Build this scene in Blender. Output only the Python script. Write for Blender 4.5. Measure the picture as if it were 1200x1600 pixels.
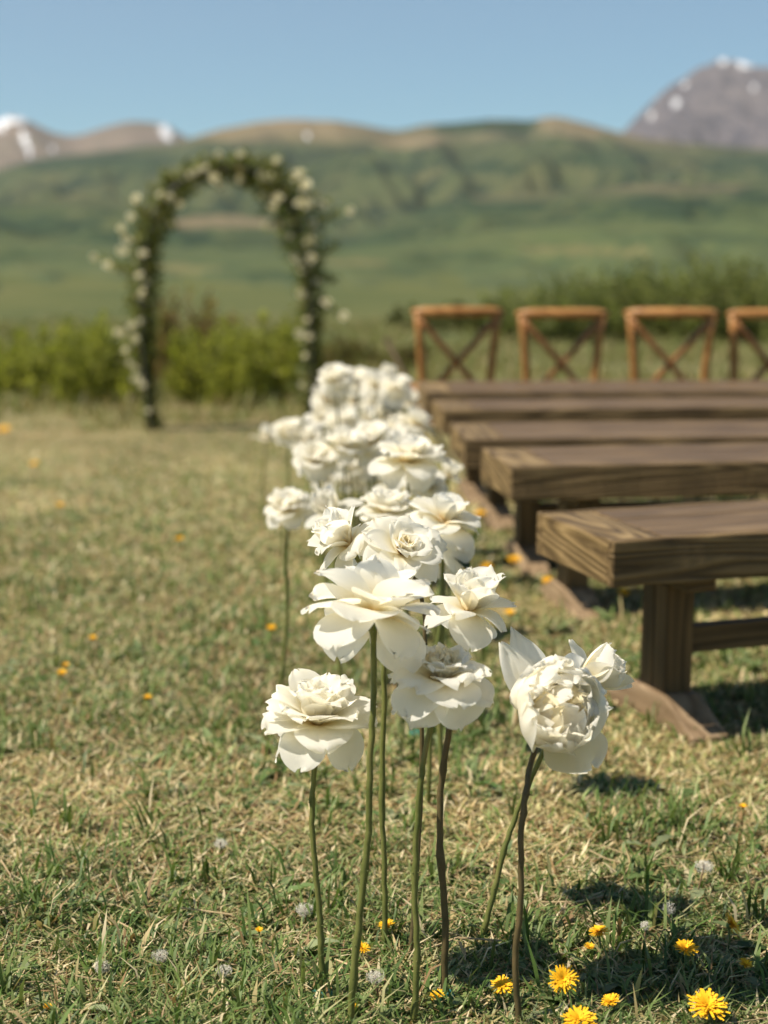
import bpy, bmesh, math, random
import numpy as np
from mathutils import Vector, Matrix, Quaternion

for o in list(bpy.data.objects):
    bpy.data.objects.remove(o)
SC = bpy.context.scene
COL = SC.collection
R = math.radians
rnd = random.Random(11)
rng = np.random.default_rng(7)

# ------------------------------------------------------------------ camera
F_PX, HORIZON, CAM_H = 2600.0, 400.0, 1.02       # focal length in photo pixels (1600 high), horizon row, eye height
PITCH = math.atan((800 - HORIZON) / F_PX)
cam_d = bpy.data.cameras.new('camera')
cam = bpy.data.objects.new('camera', cam_d)
COL.objects.link(cam)
cam.location = (0, 0, CAM_H)
cam.rotation_euler = (R(90) - PITCH, 0, 0)
cam_d.sensor_fit = 'VERTICAL'
cam_d.sensor_height = 36.0
cam_d.sensor_width = 27.0
cam_d.lens = F_PX / 1600 * 36.0
cam_d.clip_start = 0.05
cam_d.clip_end = 60000
cam_d.dof.use_dof = True
cam_d.dof.focus_distance = 2.36
cam_d.dof.aperture_fstop = 2.9
cam_d.dof.aperture_blades = 0
SC.camera = cam

# ------------------------------------------------------------------ sky, sun, exposure
SUN_DIR = Vector((-0.56, -0.20, 0.83)).normalized()     # towards the sun: left, high
world = bpy.data.worlds.new('World')
SC.world = world
world.use_nodes = True
wn, wl = world.node_tree.nodes, world.node_tree.links
wn.clear()
sky = wn.new('ShaderNodeTexSky')
sky.sky_type = 'NISHITA'
sky.sun_disc = False
sky.sun_elevation = math.asin(SUN_DIR.z)
sky.sun_rotation = math.atan2(SUN_DIR.x, SUN_DIR.y)
sky.altitude = 2400
sky.air_density = 1.0
sky.dust_density = 0.8
sky.ozone_density = 1.0
bg = wn.new('ShaderNodeBackground')
bg.inputs['Strength'].default_value = 0.063
wo = wn.new('ShaderNodeOutputWorld')
grade = wn.new('ShaderNodeMix')
grade.data_type = 'RGBA'
grade.blend_type = 'MULTIPLY'
grade.inputs[0].default_value = 1.0
grade.inputs[7].default_value = (0.70, 1.0, 1.04, 1)
wl.new(sky.outputs[0], grade.inputs[6])
wl.new(grade.outputs[2], bg.inputs['Color'])
wl.new(bg.outputs[0], wo.inputs['Surface'])

sun_d = bpy.data.lights.new('sun', 'SUN')
sun_d.energy = 4.8
sun_d.angle = R(0.55)
sun_d.color = (1.0, 0.915, 0.76)
sun = bpy.data.objects.new('sun', sun_d)
COL.objects.link(sun)
sun.rotation_euler = SUN_DIR.to_track_quat('Z', 'Y').to_euler()
sun.location = (-6, 0, 10)

SC.view_settings.view_transform = 'Standard'
SC.view_settings.look = 'None'
SC.view_settings.exposure = 0.73
SC.view_settings.gamma = 1.0
SC.view_settings.use_curve_mapping = False
SC.render.engine = 'CYCLES'
SC.cycles.use_denoising = True
SC.cycles.max_bounces = 10
SC.cycles.diffuse_bounces = 7
SC.cycles.transmission_bounces = 6
SC.cycles.volume_bounces = 0
SC.cycles.sample_clamp_indirect = 6.0

# ------------------------------------------------------------------ helpers
CT, ST = math.cos(PITCH), math.sin(PITCH)


def ray(px, py):
    a, b = (px - 600) / F_PX, (800 - py) / F_PX
    return Vector((a, CT + b * ST, -ST + b * CT))


def at_y(px, py, y):
    r = ray(px, py)
    return Vector((0, 0, CAM_H)) + r * (y / r.y)


def at_z(px, py, z):
    r = ray(px, py)
    return Vector((0, 0, CAM_H)) + r * ((z - CAM_H) / r.z)


def sstep(a, b, x):
    t = np.clip((np.asarray(x, float) - a) / (b - a), 0, 1)
    return t * t * (3 - 2 * t)


def gz(x, y):
    x = np.asarray(x, float)
    y = np.asarray(y, float)
    fade = 1 - sstep(40, 80, np.hypot(x, y))
    return (-0.30 * sstep(5.5, 12.6, y)
            + fade * (0.008 * np.sin(1.7 * x + 0.6) * np.cos(1.3 * y + 1.0) + 0.004 * np.sin(5.1 * x + 2.2 * y)))


def on_ground(px, py):
    z = 0.0
    for _ in range(6):
        p = at_z(px, py, z)
        z = float(gz(p.x, p.y))
    return at_z(px, py, z)


def lattice(seed):
    return np.random.default_rng(seed).random((256, 256))


_L = {}


def vnoise(x, y, seed=0):
    if seed not in _L:
        _L[seed] = lattice(seed + 100)
    t = _L[seed]
    xi, yi = np.floor(x).astype(int), np.floor(y).astype(int)
    fx, fy = x - xi, y - yi
    fx, fy = fx * fx * (3 - 2 * fx), fy * fy * (3 - 2 * fy)
    a = t[xi % 256, yi % 256]; b = t[(xi + 1) % 256, yi % 256]
    c = t[xi % 256, (yi + 1) % 256]; d = t[(xi + 1) % 256, (yi + 1) % 256]
    return (a * (1 - fx) + b * fx) * (1 - fy) + (c * (1 - fx) + d * fx) * fy


def fbm(x, y, seed=0, octv=4):
    s, a, n = 0, 0.5, 0
    for i in range(octv):
        s = s + a * vnoise(x * 2 ** i + 17.3 * i, y * 2 ** i + 5.1 * i, seed + i)
        n += a
        a *= 0.5
    return s / n


def tag(o, label=None, cat=None, group=None, kind=None):
    if label: o['label'] = label
    if cat: o['category'] = cat
    if group: o['group'] = group
    if kind: o['kind'] = kind
    return o


def link(name, me, parent=None, mat=None, smooth=False):
    o = bpy.data.objects.new(name, me)
    COL.objects.link(o)
    if mat is not None and me is not None and len(me.materials) == 0:
        me.materials.append(mat)
    if smooth and me is not None:
        me.polygons.foreach_set('use_smooth', np.ones(len(me.polygons), bool))
    if parent is not None:
        o.parent = parent
    return o


def empty(name, loc, rz=0.0):
    o = bpy.data.objects.new(name, None)
    o.empty_display_size = 0.05
    COL.objects.link(o)
    o.location = loc
    o.rotation_euler = (0, 0, rz)
    return o


class MB:
    """collects vertices and faces for one mesh"""
    def __init__(s):
        s.v, s.f, s.uv = [], [], None

    def add(s, vs, fs):
        b = len(s.v)
        s.v.extend([tuple(v) for v in vs])
        s.f.extend([tuple(i + b for i in f) for f in fs])

    def tube(s, pts, rad, n=8, cap=True):
        pts = [Vector(p) for p in pts]
        if not hasattr(rad, '__len__'):
            rad = [rad] * len(pts)
        ref = None
        rings = []
        for i, p in enumerate(pts):
            t = (pts[min(i + 1, len(pts) - 1)] - pts[max(i - 1, 0)]).normalized()
            if ref is None:
                ref = t.orthogonal().normalized()
            ref = (ref - t * ref.dot(t)).normalized()
            bi = t.cross(ref)
            rings.append([p + (ref * math.cos(2 * math.pi * k / n) + bi * math.sin(2 * math.pi * k / n)) * rad[i] for k in range(n)])
        vs = [v for r_ in rings for v in r_]
        fs = []
        for i in range(len(pts) - 1):
            for k in range(n):
                fs.append((i * n + k, i * n + (k + 1) % n, (i + 1) * n + (k + 1) % n, (i + 1) * n + k))
        if cap:
            fs.append(tuple(reversed(range(n))))
            fs.append(tuple((len(pts) - 1) * n + k for k in range(n)))
        s.add(vs, fs)

    def mesh(s, name):
        me = bpy.data.meshes.new(name)
        me.from_pydata(s.v, [], s.f)
        me.update()
        return me


def box_mesh(name, x0, x1, y0, y1, z0, z1, bev=0.004, seg=2, rough=0.0, cuts=0):
    bm = bmesh.new()
    bmesh.ops.create_cube(bm, size=1.0)
    for v in bm.verts:
        v.co = Vector((x0 if v.co.x < 0 else x1, y0 if v.co.y < 0 else y1, z0 if v.co.z < 0 else z1))
    if bev:
        bmesh.ops.bevel(bm, geom=bm.edges[:], offset=bev, segments=seg, profile=0.6, affect='EDGES')
    if cuts:
        n = cuts
        for i in range(1, n):
            x = x0 + (x1 - x0) * i / n
            bmesh.ops.bisect_plane(bm, geom=bm.verts[:] + bm.edges[:] + bm.faces[:], plane_co=(x, 0, 0), plane_no=(1, 0, 0))
        for v in bm.verts:
            if x0 + .001 < v.co.x < x1 - .001:
                k = v.co.x * 23
                v.co.z += rough * math.sin(k + v.co.y * 60) * math.sin(k * .37 + 1)
                v.co.y += rough * math.sin(k * 1.3 + v.co.z * 50)
    me = bpy.data.meshes.new(name)
    bm.to_mesh(me)
    bm.free()
    return me


def prism_mesh(name, poly, y0, y1, bev=0.006):
    """polygon in the xz plane extruded along y"""
    bm = bmesh.new()
    a = [bm.verts.new((p[0], y0, p[1])) for p in poly]
    f = bm.faces.new(a)
    r = bmesh.ops.extrude_face_region(bm, geom=[f])
    for v in r['geom']:
        if isinstance(v, bmesh.types.BMVert):
            v.co.y = y1
    bmesh.ops.recalc_face_normals(bm, faces=bm.faces[:])
    if bev:
        bmesh.ops.bevel(bm, geom=bm.edges[:], offset=bev, segments=2, profile=0.6, affect='EDGES')
    me = bpy.data.meshes.new(name)
    bm.to_mesh(me)
    bm.free()
    return me


def np_mesh(name, V, tris, cols=None, smooth=False):
    me = bpy.data.meshes.new(name)
    V = np.ascontiguousarray(V, dtype=np.float32)
    tris = np.ascontiguousarray(tris, dtype=np.int32)
    k = tris.shape[1]
    me.vertices.add(len(V))
    me.vertices.foreach_set('co', V.ravel())
    me.loops.add(tris.size)
    me.loops.foreach_set('vertex_index', tris.ravel())
    me.polygons.add(len(tris))
    me.polygons.foreach_set('loop_start', np.arange(0, tris.size, k, dtype=np.int32))
    me.polygons.foreach_set('loop_total', np.full(len(tris), k, dtype=np.int32))
    if smooth:
        me.polygons.foreach_set('use_smooth', np.ones(len(tris), bool))
    me.update(calc_edges=True)
    if cols is not None:
        ca = me.color_attributes.new('tint', 'FLOAT_COLOR', 'POINT')
        c4 = np.ones((len(V), 4), np.float32)
        c4[:, :3] = cols
        ca.data.foreach_set('color', c4.ravel())
    return me


# ------------------------------------------------------------------ materials
class NT:
    def __init__(s, name):
        s.m = bpy.data.materials.new(name)
        s.m.use_nodes = True
        s.n, s.l = s.m.node_tree.nodes, s.m.node_tree.links
        s.n.clear()
        s.out = s.n.new('ShaderNodeOutputMaterial')

    def node(s, t, **kw):
        nd = s.n.new(t)
        for k, v in kw.items():
            if k.startswith('i_'):
                key = k[2:].replace('_', ' ')
                nd.inputs[key].default_value = v
            else:
                setattr(nd, k, v)
        return nd

    def link(s, a, b):
        s.l.new(a, b)

    def coords(s, kind='Object', scale=(1, 1, 1)):
        tc = s.node('ShaderNodeTexCoord')
        mp = s.node('ShaderNodeMapping')
        mp.inputs['Scale'].default_value = scale
        s.link(tc.outputs[kind], mp.inputs['Vector'])
        return mp.outputs[0]

    def noise(s, vec, scale, detail=4, rough=0.55, dist=0.0):
        nd = s.node('ShaderNodeTexNoise')
        nd.inputs['Scale'].default_value = scale
        nd.inputs['Detail'].default_value = detail
        nd.inputs['Roughness'].default_value = rough
        nd.inputs['Distortion'].default_value = dist
        if vec is not None:
            s.link(vec, nd.inputs['Vector'])
        return nd.outputs['Fac']

    def ramp(s, fac, stops, interp='LINEAR'):
        nd = s.node('ShaderNodeValToRGB')
        cr = nd.color_ramp
        cr.interpolation = interp
        while len(cr.elements) < len(stops):
            cr.elements.new(0.5)
        for e, (p, c) in zip(cr.elements, stops):
            e.position = p
            e.color = (*c, 1) if len(c) == 3 else c
        s.link(fac, nd.inputs['Fac'])
        return nd.outputs['Color']

    def mix(s, fac, a, b, blend='MIX'):
        nd = s.node('ShaderNodeMix', data_type='RGBA', blend_type=blend)
        for sock, val in ((nd.inputs['Factor'], fac), (nd.inputs['A'], a), (nd.inputs['B'], b)):
            pass
        f, a_, b_ = nd.inputs[0], nd.inputs[6], nd.inputs[7]
        for sock, val in ((f, fac), (a_, a), (b_, b)):
            if isinstance(val, bpy.types.NodeSocket):
                s.link(val, sock)
            elif isinstance(val, (int, float)):
                sock.default_value = val
            else:
                sock.default_value = (*val, 1)
        return nd.outputs[2]

    def math(s, op, a, b=None):
        nd = s.node('ShaderNodeMath', operation=op)
        for i, val in enumerate((a, b)):
            if val is None: continue
            if isinstance(val, bpy.types.NodeSocket): s.link(val, nd.inputs[i])
            else: nd.inputs[i].default_value = val
        return nd.outputs[0]

    def bump(s, h, strength=0.3, dist=0.01):
        nd = s.node('ShaderNodeBump')
        nd.inputs['Strength'].default_value = strength
        nd.inputs['Distance'].default_value = dist
        s.link(h, nd.inputs['Height'])
        return nd.outputs[0]

    def bsdf(s, color, rough=0.7, normal=None, spec=0.3, **kw):
        nd = s.node('ShaderNodeBsdfPrincipled')
        if isinstance(color, bpy.types.NodeSocket): s.link(color, nd.inputs['Base Color'])
        else: nd.inputs['Base Color'].default_value = (*color, 1)
        if isinstance(rough, bpy.types.NodeSocket): s.link(rough, nd.inputs['Roughness'])
        else: nd.inputs['Roughness'].default_value = rough
        nd.inputs['Specular IOR Level'].default_value = spec
        if normal is not None: s.link(normal, nd.inputs['Normal'])
        return nd

    def done(s, sh):
        s.link(sh if isinstance(sh, bpy.types.NodeSocket) else sh.outputs[0], s.out.inputs['Surface'])
        return s.m


def leaf_mat(name, trans=0.35, rough=0.55, spec=0.25, gain=1.0):
    t = NT(name)
    at = t.node('ShaderNodeAttribute', attribute_name='tint')
    col = at.outputs['Color']
    b = t.bsdf(col, rough, spec=spec)
    tr = t.node('ShaderNodeBsdfTranslucent')
    tc = t.mix(1.0, col, (1.1, 1.15, 0.7), 'MULTIPLY')
    t.link(tc, tr.inputs['Color'])
    mx = t.node('ShaderNodeMixShader')
    mx.inputs[0].default_value = trans
    t.link(b.outputs[0], mx.inputs[1]); t.link(tr.outputs[0], mx.inputs[2])
    return t.done(mx)


M_GRASS = leaf_mat('grass_blades', 0.3, 0.5, 0.3)
M_LEAF = leaf_mat('leaves', 0.35, 0.45, 0.3)
M_SHRUB = leaf_mat('shrub_leaves', 0.6, 0.55, 0.2)


def petal_mat(name, base, mid, tip, trans=0.38, peach=None):
    t = NT(name)
    at = t.node('ShaderNodeAttribute', attribute_name='tint')
    sep = t.node('ShaderNodeSeparateColor')
    t.link(at.outputs['Color'], sep.inputs[0])
    col = t.ramp(sep.outputs[0], [(0.0, base), (0.30, mid), (0.62, tip), (1.0, tip)])
    vec = t.coords('Object')
    nz = t.noise(vec, 70, 3, 0.6)
    col = t.mix(t.math('MULTIPLY', nz, 0.10), col, tuple(c * 0.8 for c in mid))
    # bruised, browned rim here and there
    rimf = t.math('MULTIPLY', t.ramp(sep.outputs[0], [(0.90, (0, 0, 0)), (1.0, (1, 1, 1))]), t.ramp(t.noise(vec, 38, 3, 0.6), [(0.56, (0, 0, 0)), (0.70, (1, 1, 1))]))
    col = t.mix(t.math('MULTIPLY', rimf, 0.5), col, (0.62, 0.46, 0.26))
    # fine veins run along the petal: stretched noise in its own (across, along) coordinates
    comb = t.node('ShaderNodeCombineXYZ')
    t.link(t.math('MULTIPLY', sep.outputs[1], 26.0), comb.inputs[0])
    t.link(t.math('MULTIPLY', sep.outputs[0], 2.2), comb.inputs[1])
    t.link(sep.outputs[2], comb.inputs[2])
    vn = t.noise(comb.outputs[0], 1.0, 3, 0.6)
    h = t.math('ADD', t.math('MULTIPLY', vn, 0.6), t.math('MULTIPLY', t.noise(vec, 110, 2), 0.5))
    nm = t.bump(h, 0.18, 0.0020)
    b = t.bsdf(col, 0.62, nm, 0.22)
    b.inputs['Sheen Weight'].default_value = 0.05
    tr = t.node('ShaderNodeBsdfTranslucent')
    t.link(t.mix(1.0, col, (1.0, 0.975, 0.89), 'MULTIPLY'), tr.inputs['Color'])
    t.link(nm, tr.inputs['Normal'])
    mx = t.node('ShaderNodeMixShader')
    mx.inputs[0].default_value = trans
    t.link(b.outputs[0], mx.inputs[1]); t.link(tr.outputs[0], mx.inputs[2])
    return t.done(mx)


M_PETAL = petal_mat('rose_petal', (0.91, 0.77, 0.45), (0.95, 0.915, 0.79), (0.965, 0.955, 0.92), 0.64)
M_PETAL_IN = petal_mat('rose_petal_inner', (0.90, 0.60, 0.22), (0.95, 0.77, 0.42), (0.965, 0.90, 0.71), 0.62)
M_ARCHFL = petal_mat('arch_flower', (0.72, 0.62, 0.30), (0.80, 0.74, 0.50), (0.85, 0.81, 0.62), 0.5)
M_PEACH = petal_mat('rose_petal_peach', (0.82, 0.46, 0.16), (0.86, 0.55, 0.24), (0.89, 0.68, 0.40), 0.4)


def stem_mat(name, c1, c2, c3):
    t = NT(name)
    v = t.coords('Object')
    vs = t.coords('Object', (1, 1, 0.16))
    n1 = t.noise(v, 22, 4, 0.6)
    n2 = t.noise(vs, 260, 3, 0.6)
    c = t.ramp(n1, [(0.35, c1), (0.55, c2), (0.75, c3)])
    c = t.mix(t.math('MULTIPLY', n2, 0.45), c, tuple(k * 0.45 for k in c1))
    return t.done(t.bsdf(c, 0.5, t.bump(n2, 0.5, 0.001), 0.35))


M_STEM_G = stem_mat('rose_stem_green', (0.10, 0.12, 0.028), (0.17, 0.18, 0.05), (0.24, 0.20, 0.075))
M_STEM_B = stem_mat('rose_stem_brown', (0.075, 0.062, 0.026), (0.13, 0.095, 0.042), (0.20, 0.125, 0.06))


def plain_mat(name, c, rough=0.6, spec=0.3, var=0.25, scale=40):
    t = NT(name)
    n = t.noise(t.coords('Object'), scale, 4, 0.6)
    c2 = t.ramp(n, [(0.3, tuple(k * (1 - var) for k in c)), (0.7, tuple(min(1, k * (1 + var)) for k in c))])
    return t.done(t.bsdf(c2, rough, t.bump(n, 0.25, 0.003), spec))


M_HIP = plain_mat('rose_hip_green', (0.13, 0.17, 0.05))
M_YELLOW = plain_mat('dandelion_yellow', (0.86, 0.47, 0.015), 0.6, 0.2, 0.2, 220)
M_FLUFF = plain_mat('seed_fluff', (0.66, 0.62, 0.54), 0.9, 0.1, 0.1)
M_TEAL = plain_mat('teal_plastic', (0.03, 0.15, 0.125), 0.6, 0.25, 0.15)
M_IRON = plain_mat('dark_iron', (0.04, 0.035, 0.03), 0.5, 0.5, 0.3)
M_BLACK = plain_mat('black_plastic', (0.012, 0.012, 0.013), 0.4, 0.4, 0.2)


def wood_mat(name, dark, midc, light, grain=(1, 14, 14), rough=0.55, bump=0.5, ring=26.0, seed=0.0, scuff=0.0):
    """old stained timber: growth rings cut lengthwise, pores, scuffs; grain runs along local x"""
    t = NT(name)
    tc = t.node('ShaderNodeTexCoord')
    oi = t.node('ShaderNodeObjectInfo')
    off = t.node('ShaderNodeVectorMath', operation='SCALE')
    off.inputs[0].default_value = (3.1, 1.7, 2.3)
    t.link(oi.outputs['Random'], off.inputs['Scale'])
    add = t.node('ShaderNodeVectorMath', operation='ADD')
    t.link(tc.outputs['Object'], add.inputs[0]); t.link(off.outputs[0], add.inputs[1])
    def mp(sc):
        m = t.node('ShaderNodeMapping')
        m.inputs['Scale'].default_value = sc
        m.inputs['Location'].default_value = (seed, seed * .3, seed * .7)
        t.link(add.outputs[0], m.inputs['Vector'])
        return m.outputs[0]
    warp = t.noise(mp((grain[0] * .55, grain[1] * .5, grain[2] * .5)), 1.0, 2, 0.5)
    ringv = t.math('MULTIPLY', warp, ring)
    rings = t.math('PINGPONG', ringv, 1.0)
    fine = t.noise(mp((grain[0] * 3.0, grain[1] * 22, grain[2] * 22)), 1.0, 3, 0.65)
    blot = t.noise(mp((3.2, 7, 7)), 1.0, 4, 0.6)
    f = t.math('ADD', t.math('MULTIPLY', rings, 0.45), t.math('MULTIPLY', fine, 0.5))
    c = t.ramp(f, [(0.18, dark), (0.45, midc), (0.85, light)])
    c = t.mix(t.math('MULTIPLY', t.ramp(blot, [(0.35, (0, 0, 0)), (0.75, (1, 1, 1))]), 0.55), c, dark)
    sc = t.noise(mp((9, 30, 30)), 1.0, 5, 0.7)
    if scuff:
        c = t.mix(t.math('MULTIPLY', t.ramp(sc, [(0.58, (0, 0, 0)), (0.74, (1, 1, 1))]), scuff), c, tuple(min(1, k * 1.9 + .03) for k in light))
    h = t.math('ADD', t.math('MULTIPLY', f, 0.8), t.math('MULTIPLY', sc, 0.5))
    rg = t.math('ADD', t.math('MULTIPLY', fine, 0.25), rough - 0.12)
    return t.done(t.bsdf(c, rg, t.bump(h, bump, 0.006), 0.28))


M_END = wood_mat('bench_end_wood', (0.05, 0.03, 0.012), (0.17, 0.11, 0.046), (0.38, 0.265, 0.125), grain=(1.0, 8, 8), rough=0.55, bump=0.9, ring=58, scuff=0.15)
M_SEAT = wood_mat('bench_top_wood', (0.066, 0.039, 0.016), (0.135, 0.083, 0.038), (0.245, 0.162, 0.080), rough=0.46, bump=0.3, scuff=0.10)
M_EDGE = wood_mat('bench_edge_wood', (0.042, 0.025, 0.010), (0.135, 0.086, 0.036), (0.32, 0.215, 0.10), rough=0.55, bump=0.9, ring=40, scuff=0.18)
M_LEGW = wood_mat('bench_leg_wood', (0.045, 0.028, 0.011), (0.11, 0.068, 0.028), (0.20, 0.125, 0.055), rough=0.6, bump=0.5)
M_FOOTW = wood_mat('bench_foot_wood', (0.13, 0.085, 0.047), (0.24, 0.163, 0.095), (0.37, 0.27, 0.17), rough=0.6, bump=0.5, scuff=0.3)
M_CHAIR = wood_mat('chair_wood', (0.20, 0.09, 0.027), (0.36, 0.17, 0.053), (0.48, 0.25, 0.09), grain=(2, 10, 10), rough=0.38, bump=0.15)
M_CHAIR_X = wood_mat('chair_cross_wood', (0.15, 0.065, 0.02), (0.26, 0.115, 0.04), (0.36, 0.17, 0.065), grain=(2, 10, 10), rough=0.42, bump=0.15)
M_TWIG = wood_mat('twig_wood', (0.05, 0.035, 0.02), (0.10, 0.065, 0.04), (0.16, 0.11, 0.07), rough=0.7)


def hill_mat(name, cols, scale, dark, darkamt, brown=None, brown_z=None):
    t = NT(name)
    v = t.coords('Object', (scale, scale, scale))
    n1 = t.noise(v, 1.0, 5, 0.55, 0.6)
    n2 = t.noise(v, 3.7, 5, 0.6, 0.8)
    n3 = t.noise(v, 11.0, 3, 0.6)
    c = t.ramp(n1, [(0.3, cols[0]), (0.5, cols[1]), (0.7, cols[2])])
    c = t.mix(t.math('MULTIPLY', t.ramp(n2, [(0.48, (0, 0, 0)), (0.60, (1, 1, 1))]), darkamt), c, dark)
    c = t.mix(t.math('MULTIPLY', n3, 0.35), c, dark)
    if brown:
        geo = t.node('ShaderNodeNewGeometry')
        sp = t.node('ShaderNodeSeparateXYZ')
        t.link(geo.outputs['Position'], sp.inputs[0])
        hz = t.node('ShaderNodeMapRange')
        hz.inputs['From Min'].default_value = brown_z[0]
        hz.inputs['From Max'].default_value = brown_z[1]
        t.link(sp.outputs['Z'], hz.inputs['Value'])
        f = t.math('MULTIPLY', hz.outputs[0], t.ramp(t.noise(v, 2.2, 4, 0.6, 0.5), [(0.36, (0, 0, 0)), (0.52, (1, 1, 1))]))
        c = t.mix(f, c, brown)
    return t.done(t.bsdf(c, 0.9, None, 0.1))


# ------------------------------------------------------------------ the setting: ground sheet
def build_ground():
    radii = np.concatenate([np.arange(0.0, 16, 0.25), np.geomspace(16, 11000, 60)])
    na = 144
    th = np.arange(na) / na * 2 * np.pi
    V = [(0, 0, float(gz(0, 0)))]
    rr, tt = np.meshgrid(radii[1:], th, indexing='ij')
    X, Y = rr * np.sin(tt), rr * np.cos(tt)
    Z = gz(X, Y)
    V = np.concatenate([[[0, 0, float(gz(0, 0))]], np.stack([X, Y, Z], -1).reshape(-1, 3)])
    fs = []
    for k in range(na):
        fs.append((0, 1 + (k + 1) % na, 1 + k))
    nr = len(radii) - 1
    for i in range(nr - 1):
        for k in range(na):
            a, b = 1 + i * na + k, 1 + i * na + (k + 1) % na
            fs.append((a, b, b + na, a + na))
    me = bpy.data.meshes.new('ground')
    me.from_pydata(V.tolist(), [], fs)
    me.update()
    t = NT('meadow_soil')
    v = t.coords('Object')
    n1 = t.noise(v, 0.9, 5, 0.6)
    n2 = t.noise(v, 14, 5, 0.65)
    n3 = t.noise(v, 120, 4, 0.7)
    c = t.ramp(n1, [(0.32, (0.13, 0.14, 0.05)), (0.5, (0.21, 0.185, 0.085)), (0.68, (0.29, 0.225, 0.12))])
    c = t.mix(t.math('MULTIPLY', n2, 0.6), c, (0.13, 0.13, 0.045))
    c = t.mix(t.math('MULTIPLY', n3, 0.7), c, (0.34, 0.27, 0.15))
    # beyond the mown field the meadow is greener
    geo = t.node('ShaderNodeNewGeometry')
    sp = t.node('ShaderNodeSeparateXYZ')
    t.link(geo.outputs['Position'], sp.inputs[0])
    mr = t.node('ShaderNodeMapRange')
    mr.inputs['From Min'].default_value = 14; mr.inputs['From Max'].default_value = 24
    t.link(sp.outputs['Y'], mr.inputs['Value'])
    far = t.ramp(t.noise(t.coords('Object', (.12, .05, 1)), 1.0, 4, 0.6), [(0.3, (0.072, 0.09, 0.036)), (0.55, (0.10, 0.11, 0.042)), (0.75, (0.14, 0.13, 0.056))])
    c = t.mix(mr.outputs[0], c, far)
    h = t.math('ADD', n2, t.math('MULTIPLY', n3, 0.5))
    m = t.done(t.bsdf(c, 0.95, t.bump(h, 0.8, 0.02), 0.1))
    o = link('ground', me, None, m, True)
    return tag(o, 'flat mown meadow of dry tan and green grass', kind='structure')


build_ground()


# ------------------------------------------------------------------ hills and mountains
def ridge(name, label, ctrl, dist, base_dist, base_z, mat, seed, relief, snow=(), snow_mat=None, step=14, rows=46, gully=1.0, patches=()):
    """a ridge whose crest stands at `dist`; ctrl = crest outline as (column, row) of the photograph's scale"""
    px = np.arange(-2400, 3600 + step, step, dtype=float)
    cx = np.array([c[0] for c in ctrl], float); cy = np.array([c[1] for c in ctrl], float)
    py = np.interp(px, cx, cy)
    k = np.ones(5) / 5
    py = np.convolve(np.pad(py, 2, mode='edge'), k, 'valid') if step < 20 else py
    py = py + (fbm(px / 70.0, px * 0 + seed, seed, 4) - 0.5) * relief * 14
    ang = (px - 600) / F_PX
    slope = np.array([at_y(600, float(y), 1.0).z - CAM_H for y in py])
    zc = CAM_H + slope * dist
    t = np.concatenate([np.linspace(0, 1, rows) ** 0.9, [1.03, 1.12, 1.3]])
    T, A = np.meshgrid(t, ang, indexing='ij')
    rr = base_dist + (dist - base_dist) * T
    zcrest = np.broadcast_to(zc, T.shape)
    s = np.where(T <= 1, T ** 1.18, 1 - (T - 1) * 1.8)
    Z = base_z + (zcrest - base_z) * s
    env = np.clip(np.sin(np.pi * np.clip(T, 0, 1)) ** 0.8, 0, 1)
    P = np.broadcast_to(px, T.shape)
    g = np.abs(fbm(P / 150.0 + 3 * T, T * 2.2, seed + 9, 4) - 0.5) * 2
    g2 = fbm(P / 60.0 + 2 * T, T * 5, seed + 19, 3) - 0.5
    dz = relief * gully * (-0.75 * (0.42 - g) + 0.22 * g2)
    Z = Z + env * (zcrest - base_z) * np.minimum(dz, 0.10 * (1 - T).clip(0, 1))
    X, Y = A * rr, rr
    V = np.stack([X, Y, Z], -1).reshape(-1, 3)
    nr, nc = T.shape
    idx = np.arange(nr * nc).reshape(nr, nc)
    F = np.stack([idx[:-1, :-1], idx[:-1, 1:], idx[1:, 1:], idx[1:, :-1]], -1).reshape(-1, 4)
    me = np_mesh(name, V, F, smooth=True)
    me.materials.append(mat)
    if snow:
        me.materials.append(snow_mat)
        # where does each face stand, in rows of the crest's own scale
        fc = V[F].mean(1)
        sl = (fc[:, 2] - CAM_H) / fc[:, 1]
        fpx = 600 + F_PX * fc[:, 0] / fc[:, 1]
        fpy = 800 - F_PX * np.tan(np.arctan(sl) + PITCH)
        mi = np.zeros(len(F), np.int32)
        wob = (fbm(fpx / 14.0, fpy / 9.0, seed + 31, 3) - 0.5) * 1.3
        for (sx, sy, rx, ry, lean) in snow:
            dx = fpx - sx - lean * (fpy - sy)
            mi[((dx / rx) ** 2 + ((fpy - sy) / ry) ** 2 + wob) < 1] = 1
        for spots, pm in patches:
            me.materials.append(pm)
            w2 = (fbm(fpx / 40.0, fpy / 14.0, seed + 41, 4) - 0.5) * 3.2
            for (sx, sy, rx, ry, lean) in spots:
                dx = fpx - sx - lean * (fpy - sy)
                hit = ((dx / rx) ** 2 + ((fpy - sy) / ry) ** 2 + w2) < 1
                mi[hit & (mi == 0)] = len(me.materials) - 1
        me.polygons.foreach_set('material_index', mi)
    o = link(name, me)
    return tag(o, label, kind='structure')


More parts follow.
